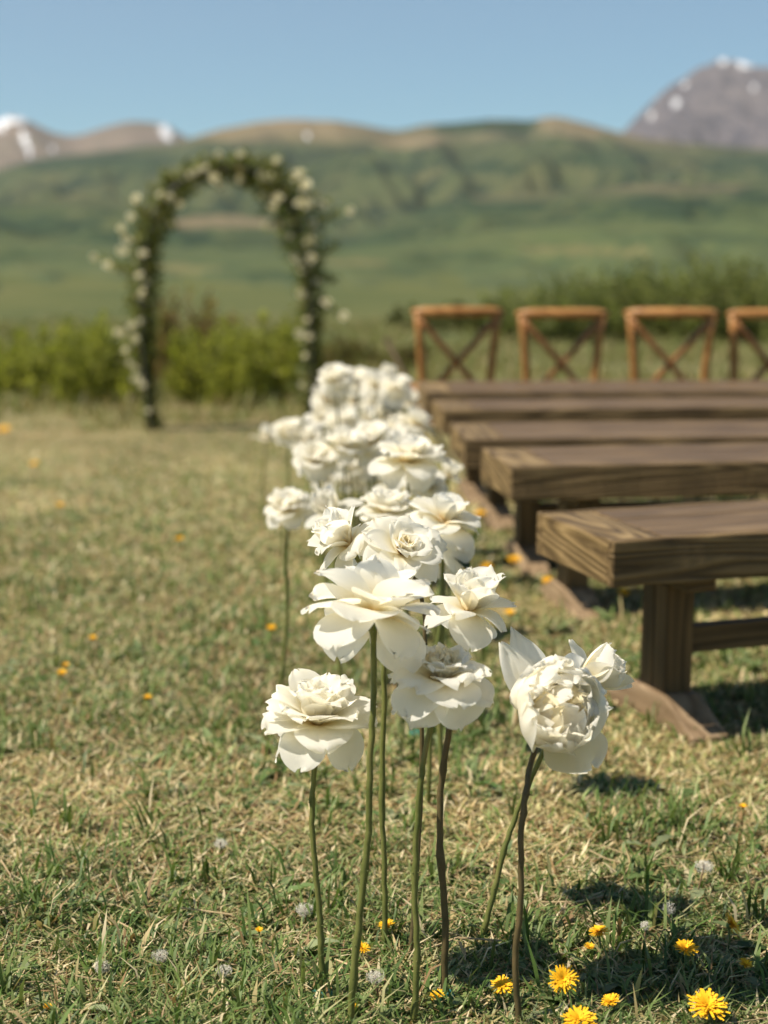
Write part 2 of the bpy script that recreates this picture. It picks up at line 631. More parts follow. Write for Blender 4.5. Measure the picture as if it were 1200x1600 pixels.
M_SNOW = plain_mat('old_snow', (0.66, 0.66, 0.69), 0.7, 0.3, 0.05, 0.01)
M_CRAG = hill_mat('crag_rock', [(0.082, 0.072, 0.080), (0.125, 0.106, 0.108), (0.18, 0.15, 0.142)], 0.003, (0.042, 0.040, 0.052), 0.85)
M_BROWN = hill_mat('brown_mountain', [(0.14, 0.115, 0.085), (0.175, 0.13, 0.10), (0.20, 0.15, 0.115)], 0.0014, (0.095, 0.095, 0.065), 0.5)
M_HILL = hill_mat('green_hill', [(0.050, 0.069, 0.032), (0.074, 0.088, 0.039), (0.120, 0.112, 0.053)], 0.0028, (0.022, 0.036, 0.022), 0.95,
                  (0.21, 0.16, 0.10), (205, 285))
M_HILL2 = hill_mat('green_shoulder', [(0.047, 0.069, 0.030), (0.070, 0.088, 0.036), (0.105, 0.104, 0.046)], 0.0052, (0.020, 0.036, 0.020), 0.95,
                   (0.17, 0.125, 0.085), (40, 75))
M_SCRUB = hill_mat('hill_scrub', [(0.028, 0.046, 0.024), (0.036, 0.056, 0.028), (0.048, 0.066, 0.032)], 0.006, (0.02, 0.034, 0.02), 0.6)
M_DRYTOP = hill_mat('dry_hill_top', [(0.15, 0.115, 0.065), (0.18, 0.14, 0.085), (0.20, 0.155, 0.095)], 0.005, (0.10, 0.095, 0.05), 0.6)
M_MEADOW_D = hill_mat('pasture_scrub', [(0.045, 0.066, 0.03), (0.055, 0.076, 0.034), (0.07, 0.088, 0.04)], 0.05, (0.036, 0.054, 0.026), 0.6)
M_MEADOW_L = hill_mat('pasture_dry', [(0.12, 0.118, 0.05), (0.14, 0.128, 0.058), (0.155, 0.135, 0.065)], 0.05, (0.09, 0.10, 0.04), 0.5)
M_MEADOW = hill_mat('pasture_slope', [(0.066, 0.087, 0.036), (0.086, 0.103, 0.041), (0.115, 0.116, 0.051)], 0.016, (0.045, 0.068, 0.036), 0.7)

ridge('crag', 'grey craggy mountain with snow patches at the right', [(-2400, 420), (700, 420), (880, 330), (930, 262), (965, 203), (1000, 166), (1040, 131), (1062, 122), (1075, 104), (1096, 103), (1112, 84),
      (1122, 97), (1146, 94), (1160, 106), (1185, 104), (1200, 111), (1300, 128), (1400, 150), (1600, 210), (2000, 300), (3600, 420)],
      9500, 6500, 0, M_CRAG, 3, 0.55,
      [(1114, 92, 9, 7, 0), (1152, 101, 16, 6, 0), (1044, 160, 5, 7, 0), (1006, 181, 3, 5, 0), (1058, 130, 3, 4, 0), (1170, 150, 2, 16, 0.6)], M_SNOW, 5, 70, 1.6)
ridge('brown_mountain', 'far brown mountain with snow gullies at the left', [(-2400, 300), (-700, 230), (-300, 170), (-120, 205), (-30, 200), (5, 192), (35, 179), (60, 190), (90, 205), (125, 213), (165, 200), (215, 192), (245, 193),
      (270, 197), (292, 214), (340, 232), (420, 260), (700, 400), (3600, 420)],
      7600, 4300, 0, M_BROWN, 5, 0.5,
      [(28, 189, 30, 6, -1.4), (52, 222, 5, 22, 0.35), (266, 207, 8, 12, 0.5), (8, 201, 14, 4, 0), (92, 232, 3, 5, 0)], M_SNOW, 5, 60, 1.2)
ridge('green_hill', 'long green hill with olive brown tops', [(-2400, 330), (-900, 330), (-300, 292), (-60, 272), (0, 268), (60, 250), (130, 239), (200, 234), (285, 224), (340, 206), (400, 191), (450, 185), (520, 186),
      (560, 193), (620, 205), (665, 193), (720, 190), (760, 187), (820, 187), (858, 180), (900, 190), (960, 206), (1000, 216), (1060, 223), (1130, 231), (1200, 233),
      (1500, 245), (2000, 240), (3600, 320)], 3600, 1100, 0, M_HILL, 21, 0.55, [(481, 212, 3, 4, 0)], M_SNOW, 5, 80, 1.5, [([(765, 200, 80, 9, -2), (150, 256, 120, 12, -3), (620, 262, 60, 10, -2), (930, 250, 90, 12, 2), (1130, 262, 80, 12, -2), (330, 262, 60, 9, 2), (760, 262, 60, 9, 2)], M_SCRUB), ([(515, 207, 40, 20, 0), (375, 213, 70, 9, -2), (862, 190, 26, 9, 0), (690, 196, 34, 8, 0), (900, 205, 40, 7, 1), (640, 222, 50, 8, -2)], M_DRYTOP)])
ridge('green_shoulder', 'lower dark green shoulder of the hill', [(-2400, 380), (-500, 340), (-200, 335), (0, 322), (120, 305), (260, 320), (380, 335), (480, 360), (560, 372), (640, 335), (720, 308), (800, 300),
      (900, 300), (1000, 285), (1100, 292), (1200, 285), (1600, 300), (3600, 390)], 1500, 420, 0, M_HILL2, 33, 0.6, step=7, rows=60, gully=1.3, snow=[(-1500, 0, 1, 1, 0)], snow_mat=M_SNOW, patches=[([(700, 325, 130, 14, -2), (1000, 322, 120, 13, 2), (880, 352, 90, 10, 0), (560, 385, 90, 12, 0), (60, 350, 90, 10, 0), (240, 372, 110, 10, 0), (1180, 310, 70, 10, 0)], M_SCRUB), ([(370, 345, 70, 9, 2), (10, 350, 50, 8, 0), (290, 350, 40, 7, 0)], M_DRYTOP)])
ridge('pasture_slope', 'light green pasture sloping up to the right', [(-2400, 400), (-300, 362), (0, 374), (200, 384), (420, 390), (560, 384), (680, 370), (800, 356), (920, 348), (1060, 345), (1200, 340), (1500, 330), (3600, 400)],
      420, 45, -0.5, M_MEADOW, 47, 0.45, step=8, rows=46, gully=1.6, snow=[(-1500, 0, 1, 1, 0)], snow_mat=M_SNOW, patches=[([(430, 432, 70, 9, 0), (60, 400, 90, 6, 2), (700, 402, 90, 6, -2), (1120, 372, 90, 7, 0)], M_MEADOW_D), ([(250, 420, 80, 6, 2), (900, 392, 110, 6, 0), (560, 410, 50, 5, 0)], M_MEADOW_L)])


# ------------------------------------------------------------------ grass
def blades(P, L, W, az, lean, curve, cols, tipf=0.0):
    """P (n,3) roots; each blade = base pair, middle pair, tip"""
    n = len(L)
    dx, dy = np.cos(az), np.sin(az)
    sx, sy = -dy, dx
    t1, t2 = lean, lean + curve
    h1 = L * 0.55
    mid = P + np.stack([dx * np.sin(t1) * h1, dy * np.sin(t1) * h1, np.cos(t1) * h1], -1)
    h2 = L * 0.45
    tip = mid + np.stack([dx * np.sin(t2) * h2, dy * np.sin(t2) * h2, np.cos(t2) * h2], -1)
    side = np.stack([sx, sy, np.zeros(n)], -1)
    w0, w1 = (W * 0.4)[:, None], (W * 0.5)[:, None]
    V = np.stack([P - side * w0, P + side * w0, mid - side * w1, mid + side * w1, tip], 1).reshape(-1, 3)
    b = np.arange(n)[:, None] * 5
    T = np.concatenate([b + [0, 1, 3], b + [0, 3, 2], b + [2, 3, 4]], 0)
    # root pair darkened, tip lightened by tipf
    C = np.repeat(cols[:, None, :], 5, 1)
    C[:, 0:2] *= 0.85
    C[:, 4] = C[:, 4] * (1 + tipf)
    return V, T, C.reshape(-1, 3)


def scatter(n, y0, y1, margin, power):
    """points on the meadow, denser towards the camera"""
    u = rng.random(n)
    k = 1 - power
    y = (y0 ** k + u * (y1 ** k - y0 ** k)) ** (1 / k)
    half = 0.232 * y + margin
    x = (rng.random(n) * 2 - 1) * half
    return x, y


GREEN = np.array([[0.080, 0.135, 0.030], [0.118, 0.175, 0.044], [0.168, 0.215, 0.068], [0.235, 0.268, 0.108], [0.050, 0.090, 0.022]])
DRY = np.array([[0.46, 0.355, 0.19], [0.36, 0.29, 0.135], [0.60, 0.50, 0.32], [0.26, 0.165, 0.08], [0.40, 0.375, 0.19]])


def pick(pal, n, jit=0.15):
    c = pal[rng.integers(0, len(pal), n)]
    return c * (1 + (rng.random((n, 1)) - 0.5) * 2 * jit)


def bare(x, y):
    """places where the turf is thin and dry"""
    return sstep(0.50, 0.68, fbm(x * 1.9 + 4, y * 1.3 + 9, 61, 3))


def grass_layer(name, label, n, y0, y1, margin, power, kind):
    x, y = scatter(n, y0, y1, margin, power)
    b = bare(x, y)
    tuft = sstep(0.45, 0.72, fbm(x * 5.5, y * 4.5, 71, 3))
    keep = np.ones(n, bool)
    if kind == 'green':
        keep = rng.random(n) > b * 0.8
        keep &= rng.random(n) < 0.35 + 0.65 * sstep(0.3, 0.62, fbm(x * 9, y * 8, 75, 3)) 
    x, y, b, tuft = x[keep], y[keep], b[keep], tuft[keep]
    n = len(x)
    far = np.clip((y - 2.2) / 6, 0, 1)
    if name == 'outer_grass':
        far = far + .6
    if kind == 'green':
        L = (0.018 + 0.030 * rng.random(n) ** 1.6 + 0.040 * tuft * rng.random(n) ** 1.5) * (1 - 0.2 * far)
        W = (0.0022 + 0.0024 * rng.random(n)) * (1 + 1.6 * far)
        lean = 0.25 + 0.9 * rng.random(n)
        curve = 0.2 + 0.8 * rng.random(n)
        c = pick(GREEN, n)
        mixd = (rng.random(n) < 0.22 + 0.25 * far)[:, None]
        c = np.where(mixd, pick(DRY, n), c)
        z0 = 0
    else:
        L = (0.015 + 0.045 * rng.random(n) ** 1.7)
        W = (0.0016 + 0.0024 * rng.random(n)) * (1 + 1.6 * far)
        lean = 1.1 + 0.42 * rng.random(n)
        curve = -0.25 + 0.6 * rng.random(n)
        c = pick(DRY, n, 0.25)
        mg = (rng.random(n) < 0.28 - 0.15 * b)[:, None]
        c = np.where(mg, pick(GREEN, n) * 1.25, c)
        z0 = 0.012 * rng.random(n)
    big = fbm(x * 0.8, y * 0.5, 81, 3)[:, None]
    c = c * (0.70 + 0.62 * big)
    c = c * (1 + 0.25 * b[:, None])
    P = np.stack([x, y, gz(x, y) - 0.002 + z0], -1)
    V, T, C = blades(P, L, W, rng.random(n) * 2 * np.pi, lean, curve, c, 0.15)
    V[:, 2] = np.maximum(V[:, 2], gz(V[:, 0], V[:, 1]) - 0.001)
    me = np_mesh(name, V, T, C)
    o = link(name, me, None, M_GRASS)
    return tag(o, label, 'grass', kind='stuff')


grass_layer('dry_thatch', 'dry straw coloured clippings lying over the meadow', 230000, 1.75, 15.0, 0.5, 1.7, 'dry')
grass_layer('meadow_grass', 'short green grass growing across the meadow', 255000, 1.75, 15.0, 0.5, 1.75, 'green')


def far_grass():
    """rough unmown grass at the rim of the meadow, around and behind the shrubs"""
    n = 70000
    y = 12.2 + 22 * rng.random(n) ** 1.6
    x = (rng.random(n) * 2 - 1) * (0.24 * y + 3.5)
    edge = 12.0 + 2.0 * fbm(x * .8, x * 0 + 3, 23, 3)
    k = (y > edge) & (fbm(x * 1.1, y * .9, 27, 3) > .40)
    x, y = x[k], y[k]
    n = len(x)
    pal = np.array([[0.30, 0.25, 0.11], [0.22, 0.21, 0.07], [0.19, 0.21, 0.06], [0.26, 0.20, 0.09], [0.16, 0.185, 0.055]])
    c = pal[rng.integers(0, 5, n)] * (.8 + .4 * rng.random((n, 1)))
    L = (.06 + .20 * rng.random(n) * fbm(x * 2.1, y * 2, 29, 2) * 1.6) * (.25 + .75 * sstep(12.4, 15.5, y))
    P = np.stack([x, y, gz(x, y) - .004], -1)
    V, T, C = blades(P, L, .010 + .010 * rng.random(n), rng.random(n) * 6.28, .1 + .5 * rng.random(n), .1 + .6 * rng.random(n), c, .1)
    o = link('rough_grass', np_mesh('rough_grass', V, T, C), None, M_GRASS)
    tag(o, 'rough olive and tan grass around the distant shrubs', 'grass', kind='stuff')


far_grass()


grass_layer('outer_grass', 'short mixed grass on the outer parts of the meadow', 130000, 2.0, 16.0, 4.5, 1.05, 'green')


def tall_blades():
    """single long blades and tufts that stand out of the mown turf near the roses"""
    Ps, Ls, Ws, az, le, cu, cs = [], [], [], [], [], [], []
    r = np.random.default_rng(5)
    for i in range(430):
        x, y = scatter(1, 1.9, 5.0, 0.4, 2.2)
        x, y = float(x[0]), float(y[0])
        k = r.integers(3, 13)
        a0 = r.random() * 6.28
        for j in range(k):
            Ps.append((x + r.normal() * 0.012, y + r.normal() * 0.012, float(gz(x, y))))
            Ls.append(0.04 + 0.075 * r.random()); Ws.append(0.003 + 0.004 * r.random())
            az.append(a0 + r.normal() * 1.3); le.append(0.1 + 0.75 * r.random()); cu.append(0.15 + 0.9 * r.random())
            g = GREEN[r.integers(0, 3)] * (0.8 + 0.4 * r.random())
            cs.append(g if r.random() < 0.88 else DRY[r.integers(0, 5)])
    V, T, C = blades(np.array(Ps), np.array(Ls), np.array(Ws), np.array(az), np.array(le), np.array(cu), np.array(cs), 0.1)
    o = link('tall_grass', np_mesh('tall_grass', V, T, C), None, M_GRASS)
    tag(o, 'longer green grass blades standing in loose tufts', 'grass', kind='stuff')


tall_blades()


def leaf_poly(L, W, teeth=0, seg=7, fold=0.25, droop=0.6, rr=random):
    """one leaf lying along +x: verts and quads"""
    vs, fs = [], []
    for i in range(seg + 1):
        t = i / seg
        w = W * 0.5 * math.sin(math.pi * min(1, 0.06 + t * 0.94)) ** 0.75
        if teeth:
            w *= 0.62 + 0.38 * (1 if i % 2 else 0.25) + 0.0
            if i == seg: w = W * 0.04
        x = L * t * (1 - 0.12 * droop * t)
        z = L * (0.42 * t - 0.55 * droop * t * t)
        vs += [(x - (0.06 * L if teeth and i % 2 else 0), -w, z + fold * w), (x, 0, z), (x - (0.06 * L if teeth and i % 2 else 0), w, z + fold * w)]
    for i in range(seg):
        a = i * 3
        fs += [(a, a + 1, a + 4, a + 3), (a + 1, a + 2, a + 5, a + 4)]
    return vs, fs


def broad_leaves():
    """clover, plantain and dandelion leaves flat in the turf"""
    r = random.Random(31)
    V, Fq, C = [], [], []
    def addleaf(x, y, z, a, L, W, teeth, col, lift):
        vs, fs = leaf_poly(L, W, teeth, 7 if teeth else 4, 0.3, r.uniform(0.3, 1.0))
        b = len(V)
        ca, sa = math.cos(a), math.sin(a)
        for (lx, ly, lz) in vs:
            V.append((x + lx * ca - ly * sa, y + lx * sa + ly * ca, max(z + lz * lift, z - 0.001) + 0.004))
            C.append(col)
        Fq.extend([tuple(i + b for i in f) for f in fs])
    n = 0
    while n < 1100:
        x, y = scatter(1, 1.9, 7.0, 0.4, 2.0)
        x, y = float(x[0]), float(y[0])
        cl = float(fbm(np.array(x * 2.6), np.array(y * 2.2), 91, 2))
        if cl < 0.5 + 0.1 * r.random(): continue
        n += 1
        z = float(gz(x, y))
        k = r.randint(2, 6)
        teeth = r.random() < 0.35
        for j in range(k):
            g = GREEN[r.choice([0, 1, 2, 2, 3])] * r.uniform(0.8, 1.35)
            g = np.array([g[0], g[1], g[2] * 1.35])
            L = r.uniform(0.035, 0.085) if teeth else r.uniform(0.016, 0.05)
            addleaf(x + r.gauss(0, .012), y + r.gauss(0, .012), z, r.uniform(0, 6.28), L, L * (0.28 if teeth else r.uniform(0.35, 0.6)), teeth, g, r.uniform(0.4, 1.6))
    me = np_mesh('weed_leaves', np.array(V), np.array(Fq), np.array(C), True)
    o = link('weed_leaves', me, None, M_LEAF)
    tag(o, 'small broad weed leaves growing low in the grass', 'weeds', kind='stuff')


broad_leaves()


def straw():
    mb = MB()
    r = random.Random(8)
    for i in range(420):
        x, y = scatter(1, 1.9, 6.5, 0.4, 1.7)
        x, y = float(x[0]), float(y[0])
        z = float(gz(x, y)) + r.uniform(0.008, 0.024)
        a = r.uniform(0, 3.14)
        L = r.uniform(0.03, 0.13)
        c = r.gauss(0, .25)
        p = [(x, y, z), (x + math.cos(a) * L * .5, y + math.sin(a) * L * .5, z + r.uniform(0, .008)), (x + math.cos(a + c) * L, y + math.sin(a + c) * L, z + r.uniform(-.004, .012))]
        mb.tube(p, r.uniform(.0007, .0016), 4)
    o = link('straw', mb.mesh('straw'), None, plain_mat('straw', (0.44, 0.33, 0.19), 0.8, 0.2, 0.35, 14))
    tag(o, 'loose dry straw stalks lying on the grass', 'straw', kind='stuff')


straw()


# ------------------------------------------------------------------ benches
def bench(label, near_px, z_top, yaw, length, depth, tilt, thick=0.096):
    N = at_z(near_px[0], near_px[1], z_top)
    e_l = Vector((math.cos(yaw), math.sin(yaw), 0)); e_d = Vector((-math.sin(yaw), math.cos(yaw), 0))
    mid = N + e_l * (length / 2) + e_d * (depth / 2)
    g = float(gz(mid.x, mid.y))
    root = empty('wooden_bench', (mid.x, mid.y, g), yaw)
    root.rotation_euler = (tilt, 0, yaw)
    tag(root, label, 'bench', 'backless wooden benches along the aisle')
    zt = z_top - g + math.sin(tilt) * depth * .5
    z0 = zt - thick
    hx, hy = length / 2, depth / 2
    # framing boards along both long sides, a cross board at each end, planks between
    for s in (-1, 1):
        y0, y1 = (-hy, -hy + 0.024) if s < 0 else (hy - 0.024, hy)
        link('edge_board', box_mesh('edge_board', -hx, hx, y0, y1, z0, zt, 0.005, 3, 0.0012, 60), root, M_EDGE)
    ew = 0.125
    for s in (-1, 1):
        # built with its grain along local x, then turned across the bench
        o = link('end_board', box_mesh('end_board', -hy + 0.0255, hy - 0.0255, -ew / 2, ew / 2, z0 + .001, zt - .0012, 0.004, 2, 0.0008, 14), root, M_END)
        o.rotation_euler = (0, 0, R(90))
        o.location = (s * (hx - ew / 2 - 0.001), 0, 0)
    npl = 3
    pw = (depth - 0.051) / npl
    for i in range(npl):
        y0 = -hy + 0.0255 + i * pw
        link('plank', box_mesh('plank', -hx + ew + .003, hx - ew - .003, y0 + .0008, y0 + pw - .0008, zt - 0.034, zt - 0.0005 - 0.001 * (i % 2), 0.003, 2, 0.0006, 40), root, M_SEAT)
    # the end boards' upper face is stained like the seat
    for s in (-1, 1):
        x0 = -hx + 0.002 if s < 0 else hx - ew
    for s in (-1, 1):
        lx = s * (hx - 0.235)
        fl = depth / 2 + 0.015
        prof = [(-fl, 0.0), (-fl + 0.10, 0.0), (-fl + 0.125, 0.018), (fl - 0.125, 0.018), (fl - 0.10, 0.0), (fl, 0.0), (fl, 0.030),
                (0.075, 0.088), (-0.075, 0.088), (-fl, 0.030)]
        f = link('foot', prism_mesh('foot', prof, -0.045, 0.045, 0.006), root, M_FOOTW)
        f.rotation_euler = (0, 0, R(90)); f.location = (lx, 0, -0.008)
        for q in (-1, 1):
            p = link('post', box_mesh('post', 0.079, z0 - 0.036, -0.027, 0.027, -0.034, 0.034, 0.004, 2), root, M_LEGW)
            p.rotation_euler = (0, R(-90), 0); p.location = (lx, q * 0.0285, 0)
        b = link('cross_beam', box_mesh('cross_beam', -hy + 0.045, hy - 0.045, -0.034, 0.034, z0 - 0.035, z0 - 0.001, 0.004, 2), root, M_LEGW)
        b.rotation_euler = (0, 0, R(90)); b.location = (lx, 0, 0)
    link('stretcher', box_mesh('stretcher', -hx + 0.271, hx - 0.271, -0.02, 0.02, 0.155, 0.215, 0.004, 2), root, M_LEGW)
    return root


bench('dark brown wooden bench nearest the camera, its corner in sharp focus', (955, 845), 0.45, R(19.5), 2.1, 0.37, R(1.2))
bench('brown wooden bench in the second row, just behind the nearest bench', (798, 729), 0.45, R(9.5), 2.2, 0.385, R(1.6))
bench('blurred brown wooden bench in the middle row, third from the camera', (726, 686), 0.45, R(4.5), 2.2, 0.42, R(1.8))
bench('blurred wooden bench in the fourth row, one in front of the farthest', (692, 640), 0.45, R(5.5), 2.3, 0.36, R(1.6))
bench('farthest wooden bench, right in front of the four crossback chairs', (664, 613), 0.44, R(3.0), 2.4, 0.46, R(2.0))


# ------------------------------------------------------------------ chairs
def chair(label, px_left, px_right, py_top, dist, yaw):
    pl, pr = at_y(px_left, py_top, dist), at_y(px_right, py_top, dist)
    cx = (pl.x + pr.x) / 2
    g = float(gz(cx, dist + .2))
    W = 0.445
    H = 0.87
    root = empty('crossback_chair', (cx, dist, g), yaw)
    tag(root, label, 'chair', 'crossback chairs in the front row')
    hw = W / 2
    # local: back at y = 0, the seat ahead of it at +y
    for s in (-1, 1):
        mb = MB()
        pts = [(s * 0.165, -0.045, 0.0), (s * 0.172, 0.0, 0.25), (s * 0.166, 0.012, 0.45), (s * 0.170, -0.005, 0.58), (s * 0.184, -0.03, 0.74), (s * 0.198, -0.045, H - 0.03)]
        mb.tube(pts, [0.016, 0.019, 0.021, 0.021, 0.020, 0.018], 10)
        link('back_post', mb.mesh('back_post'), root, M_CHAIR, True)
        mb = MB()
        mb.tube([(s * 0.195, 0.40, 0.0), (s * 0.188, 0.385, 0.25), (s * 0.18, 0.37, 0.445)], [0.014, 0.017, 0.019], 10)
        link('front_leg', mb.mesh('front_leg'), root, M_CHAIR, True)
        mb = MB()
        # cross slat: from the post's top to the far side low down, bowed back
        pts = []
        for i in range(11):
            t = i / 10
            pts.append((s * (0.185 - 0.30 * t), -0.045 + 0.075 * t - 0.02 * math.sin(math.pi * t) + (0.008 if s > 0 else -0.008), H - 0.055 - 0.345 * t))
        mb.tube(pts, 0.0155, 8)
        link('cross_slat', mb.mesh('cross_slat'), root, M_CHAIR_X, True)
        mb = MB()
        mb.tube([(s * 0.17, 0.0, 0.2), (s * 0.188, 0.385, 0.2)], 0.011, 8)
        link('stretcher', mb.mesh('stretcher'), root, M_CHAIR, True)
    mb = MB()
    pts, rad = [], []
    for i in range(17):
        t = i / 16 * 2 - 1
        pts.append((t * hw, -0.035 - 0.035 * (1 - t * t), H - 0.022 + 0.004 * (1 - t * t)))
        rad.append(0.025 * (1 - 0.45 * max(0, abs(t) - .8) / .2))
    mb.tube(pts, rad, 10)
    link('top_rail', mb.mesh('top_rail'), root, M_CHAIR, True)
    mb = MB()
    mb.tube([(-0.175, 0.01, 0.49), (-.09, -0.006, 0.49), (0, -0.012, 0.49), (.09, -.006, .49), (0.175, 0.01, 0.49)], 0.012, 8)
    link('lower_rail', mb.mesh('lower_rail'), root, M_CHAIR, True)
    mb = MB()
    mb.tube([(-0.188, 0.385, 0.26), (0.188, 0.385, 0.26)], 0.011, 8)
    link('front_stretcher', mb.mesh('front_stretcher'), root, M_CHAIR, True)
    # seat: rounded trapezoid with a woven pad
    mb = MB()
    n = 28
    ring = []
    for k in range(n):
        a = 2 * math.pi * k / n
        c, s_ = math.cos(a), math.sin(a)
        ex = 0.5
        x = math.copysign(abs(c) ** ex, c) * (0.205 + 0.018 * s_)
        y = 0.195 + math.copysign(abs(s_) ** ex, s_) * 0.20
        ring.append((x, y))
    for z, sc in ((0.445, 0.96), (0.452, 1.0), (0.468, 1.0), (0.475, 0.965)):
        mb.v += [(x * sc, 0.195 + (y - .195) * sc, z) for x, y in ring]
    for j in range(3):
        for k in range(n):
            mb.f.append((j * n + k, j * n + (k + 1) % n, (j + 1) * n + (k + 1) % n, (j + 1) * n + k))
    mb.f.append(tuple(reversed(range(n)))); mb.f.append(tuple(3 * n + k for k in range(n)))
    link('seat', mb.mesh('seat'), root, M_CHAIR, True)
    return root


chair('orange brown crossback chair nearest the aisle, leftmost of the four', 639, 789, 474, 8.15, R(3.5))
chair('orange brown crossback chair second from the aisle', 805, 951, 472, 8.22, R(-2.5))
chair('orange brown crossback chair third from the aisle, turned slightly aside', 981, 1118, 470, 8.10, R(-9))
chair('orange brown crossback chair cut off by the right edge of the photo', 1129, 1278, 473, 8.12, R(5))


# ------------------------------------------------------------------ roses
def petal_mesh(L, W, a0, a1, cup, curl, ruf, seed, nu=8, nv=9, r0=0.004, point=0.0, p=1.0):
    r = random.Random(seed)
    ph = [r.uniform(0, 6.28) for _ in range(6)]
    k1, k2 = r.uniform(2.2, 4.2), r.uniform(5, 9)
    lean = r.gauss(0, 0.10)
    V, C = [], []
    rr, zz = r0, 0.0
    prev = 0
    for j in range(nv + 1):
        v = 1 - (1 - j / nv) ** 1.55
        dv, prev = v - prev, v
        phi = a0 + (a1 - a0) * v ** p + curl * max(0, v - 0.72) ** 2 * 9
        if j:
            rr += math.sin(phi) * L * dv
            zz += math.cos(phi) * L * dv
        if v < 0.6:
            w = W * 0.5 * (0.20 + 0.80 * math.sin(math.pi / 2 * v / 0.6) ** 0.9)
        else:
            q = (v - 0.6) / 0.405
            w = W * 0.5 * max(0.0, 1 - q ** 2.5) ** 0.55
            w = max(w, W * 0.09)
            w *= 1 - point * 0.55 * (v - 0.6) / 0.4
        n = Vector((math.cos(phi), 0, -math.sin(phi)))
        ca = cup * (1 - 0.35 * v)
        for i in range(nu + 1):
            u = i / nu * 2 - 1
            be = u * ca
            if ca > 1e-3:
                Rc = w / ca
                y, inn = Rc * math.sin(be), Rc * (1 - math.cos(be))
            else:
                y, inn = w * u, 0
            edge = max(0, abs(u) - 0.55) / 0.45
            off = -inn + curl * W * 0.22 * edge ** 2 * v
            off += ruf * W * (0.5 * math.sin(k1 * u + ph[0] + 2 * v) * v ** 1.5 + 0.28 * math.sin(k2 * u + ph[1]) * v ** 3 + 0.16 * math.sin(11 * u + ph[2]) * v ** 6)
            off += 0.02 * W * math.sin(7 * v + ph[3]) * v
            # uneven rim
            rim = 1 + (0.04 * math.sin(k2 * 0.7 * u + ph[4]) + 0.02 * math.sin(9 * u + ph[5])) * v ** 4
            pos = Vector((rr, 0, zz)) * 1.0 + n * off
            if rim != 1:
                pos += Vector((math.sin(phi), 0, math.cos(phi))) * (rim - 1) * L
            V.append((pos.x, y + lean * L * v * v, pos.z))
            C.append((v, 0.5 + u / 2 * 0.98, r.random() * 0 + (seed % 17) / 17))
    F = []
    for j in range(nv):
        for i in range(nu):
            a = j * (nu + 1) + i
            F.append((a, a + 1, a + nu + 2, a + nu + 1))
    return np.array(V), np.array(F), np.array(C)


_pseed = [100]


def ring_petals(spec, size, jr, lowres=False):
    """yields (verts, faces, tints, turn, inner) for every petal of a head"""
    res = []
    off = jr.uniform(0, 6.28)
    for ri, s in enumerate(spec):
        n, L, W, a0, a1, cup, curl, ruf = s[:8]
        mat = s[8] if len(s) > 8 else 0
        off += jr.uniform(0.3, 0.9)
        for k in range(n):
            _pseed[0] += 1
            j = lambda a: jr.uniform(1 - a, 1 + a)
            V, F, C = petal_mesh(L * size * j(.10), W * size * j(.12), R(a0 + jr.gauss(0, 5)), R(a1 + jr.gauss(0, 10)), cup * j(.2), curl * j(.5), ruf * j(.4),
                                 _pseed[0], 5 if lowres else 9, 5 if lowres else 10, r0=0.05 * size, point=jr.uniform(0, .45), p=jr.uniform(.8, 1.3))
            res.append((V, F, C, off + 2 * math.pi * k / n + jr.gauss(0, 0.13), mat))
    return res


# rings: count, length, width, base angle, tip angle, cup, curl, ruffle, material (lengths in head radii; angles from the head's axis)
CORE = [(4, .34, .34, -4, -34, 1.5, 0, .06, 1), (5, .46, .40, 2, -22, 1.3, 0, .08, 1)]
OPEN = CORE + [(5, .62, .52, 3, -8, 1.3, .2, .10, 1), (6, .78, .68, 8, 6, 1.1, .3, .10, 0), (7, .92, .82, 18, 22, .9, .35, .10, 0), (7, 1.02, .95, 32, 44, .75, .35, .10, 0),
        (7, 1.08, 1.02, 48, 72, .6, .35, .09, 0), (6, 1.06, 1.08, 66, 104, .5, .25, .08, 0), (5, 1.05, 1.1, 86, 158, .28, .05, .05, 0)]
FRILL = CORE + [(8, .54, .44, -3, -14, 1.0, .2, .14, 1), (8, .60, .46, 6, 0, .9, .3, .16, 1), (9, .46, .34, 0, 14, 1.1, .5, .18, 1), (11, .60, .40, 12, 34, .8, .6, .20, 1), (12, .76, .46, 26, 58, .6, .5, .18, 0), (9, .96, .74, 48, 84, .5, .35, .12, 0),
         (6, 1.0, 1.05, 74, 118, .45, .15, .06, 0), (5, 1.02, 1.15, 90, 156, .28, .05, .05, 0)]
WIDE = CORE + [(5, .55, .50, 8, 4, 1.2, .1, .05, 2), (5, .72, .66, 12, 14, 1.0, .2, .06, 0), (5, .88, .84, 28, 40, .8, .2, .07, 0), (6, 1.04, 1.08, 52, 84, .5, .25, .06, 0),
        (5, 1.04, 1.12, 80, 116, .4, .2, .06, 0), (4, 1.0, 1.1, 100, 170, .4, .05, .05, 0)]
CUPD = CORE + [(5, .75, .6, 4, -4, 1.3, .1, .06, 1), (6, .98, .75, 10, 6, 1.05, .25, .08, 0), (6, 1.12, .9, 20, 24, .85, .35, .08, 0), (5, 1.1, .95, 36, 60, .6, .35, .08, 0),
        (4, .98, .95, 62, 112, .45, .4, .07, 0), (4, 1.02, 1.05, 90, 165, .4, .05, .05, 0)]
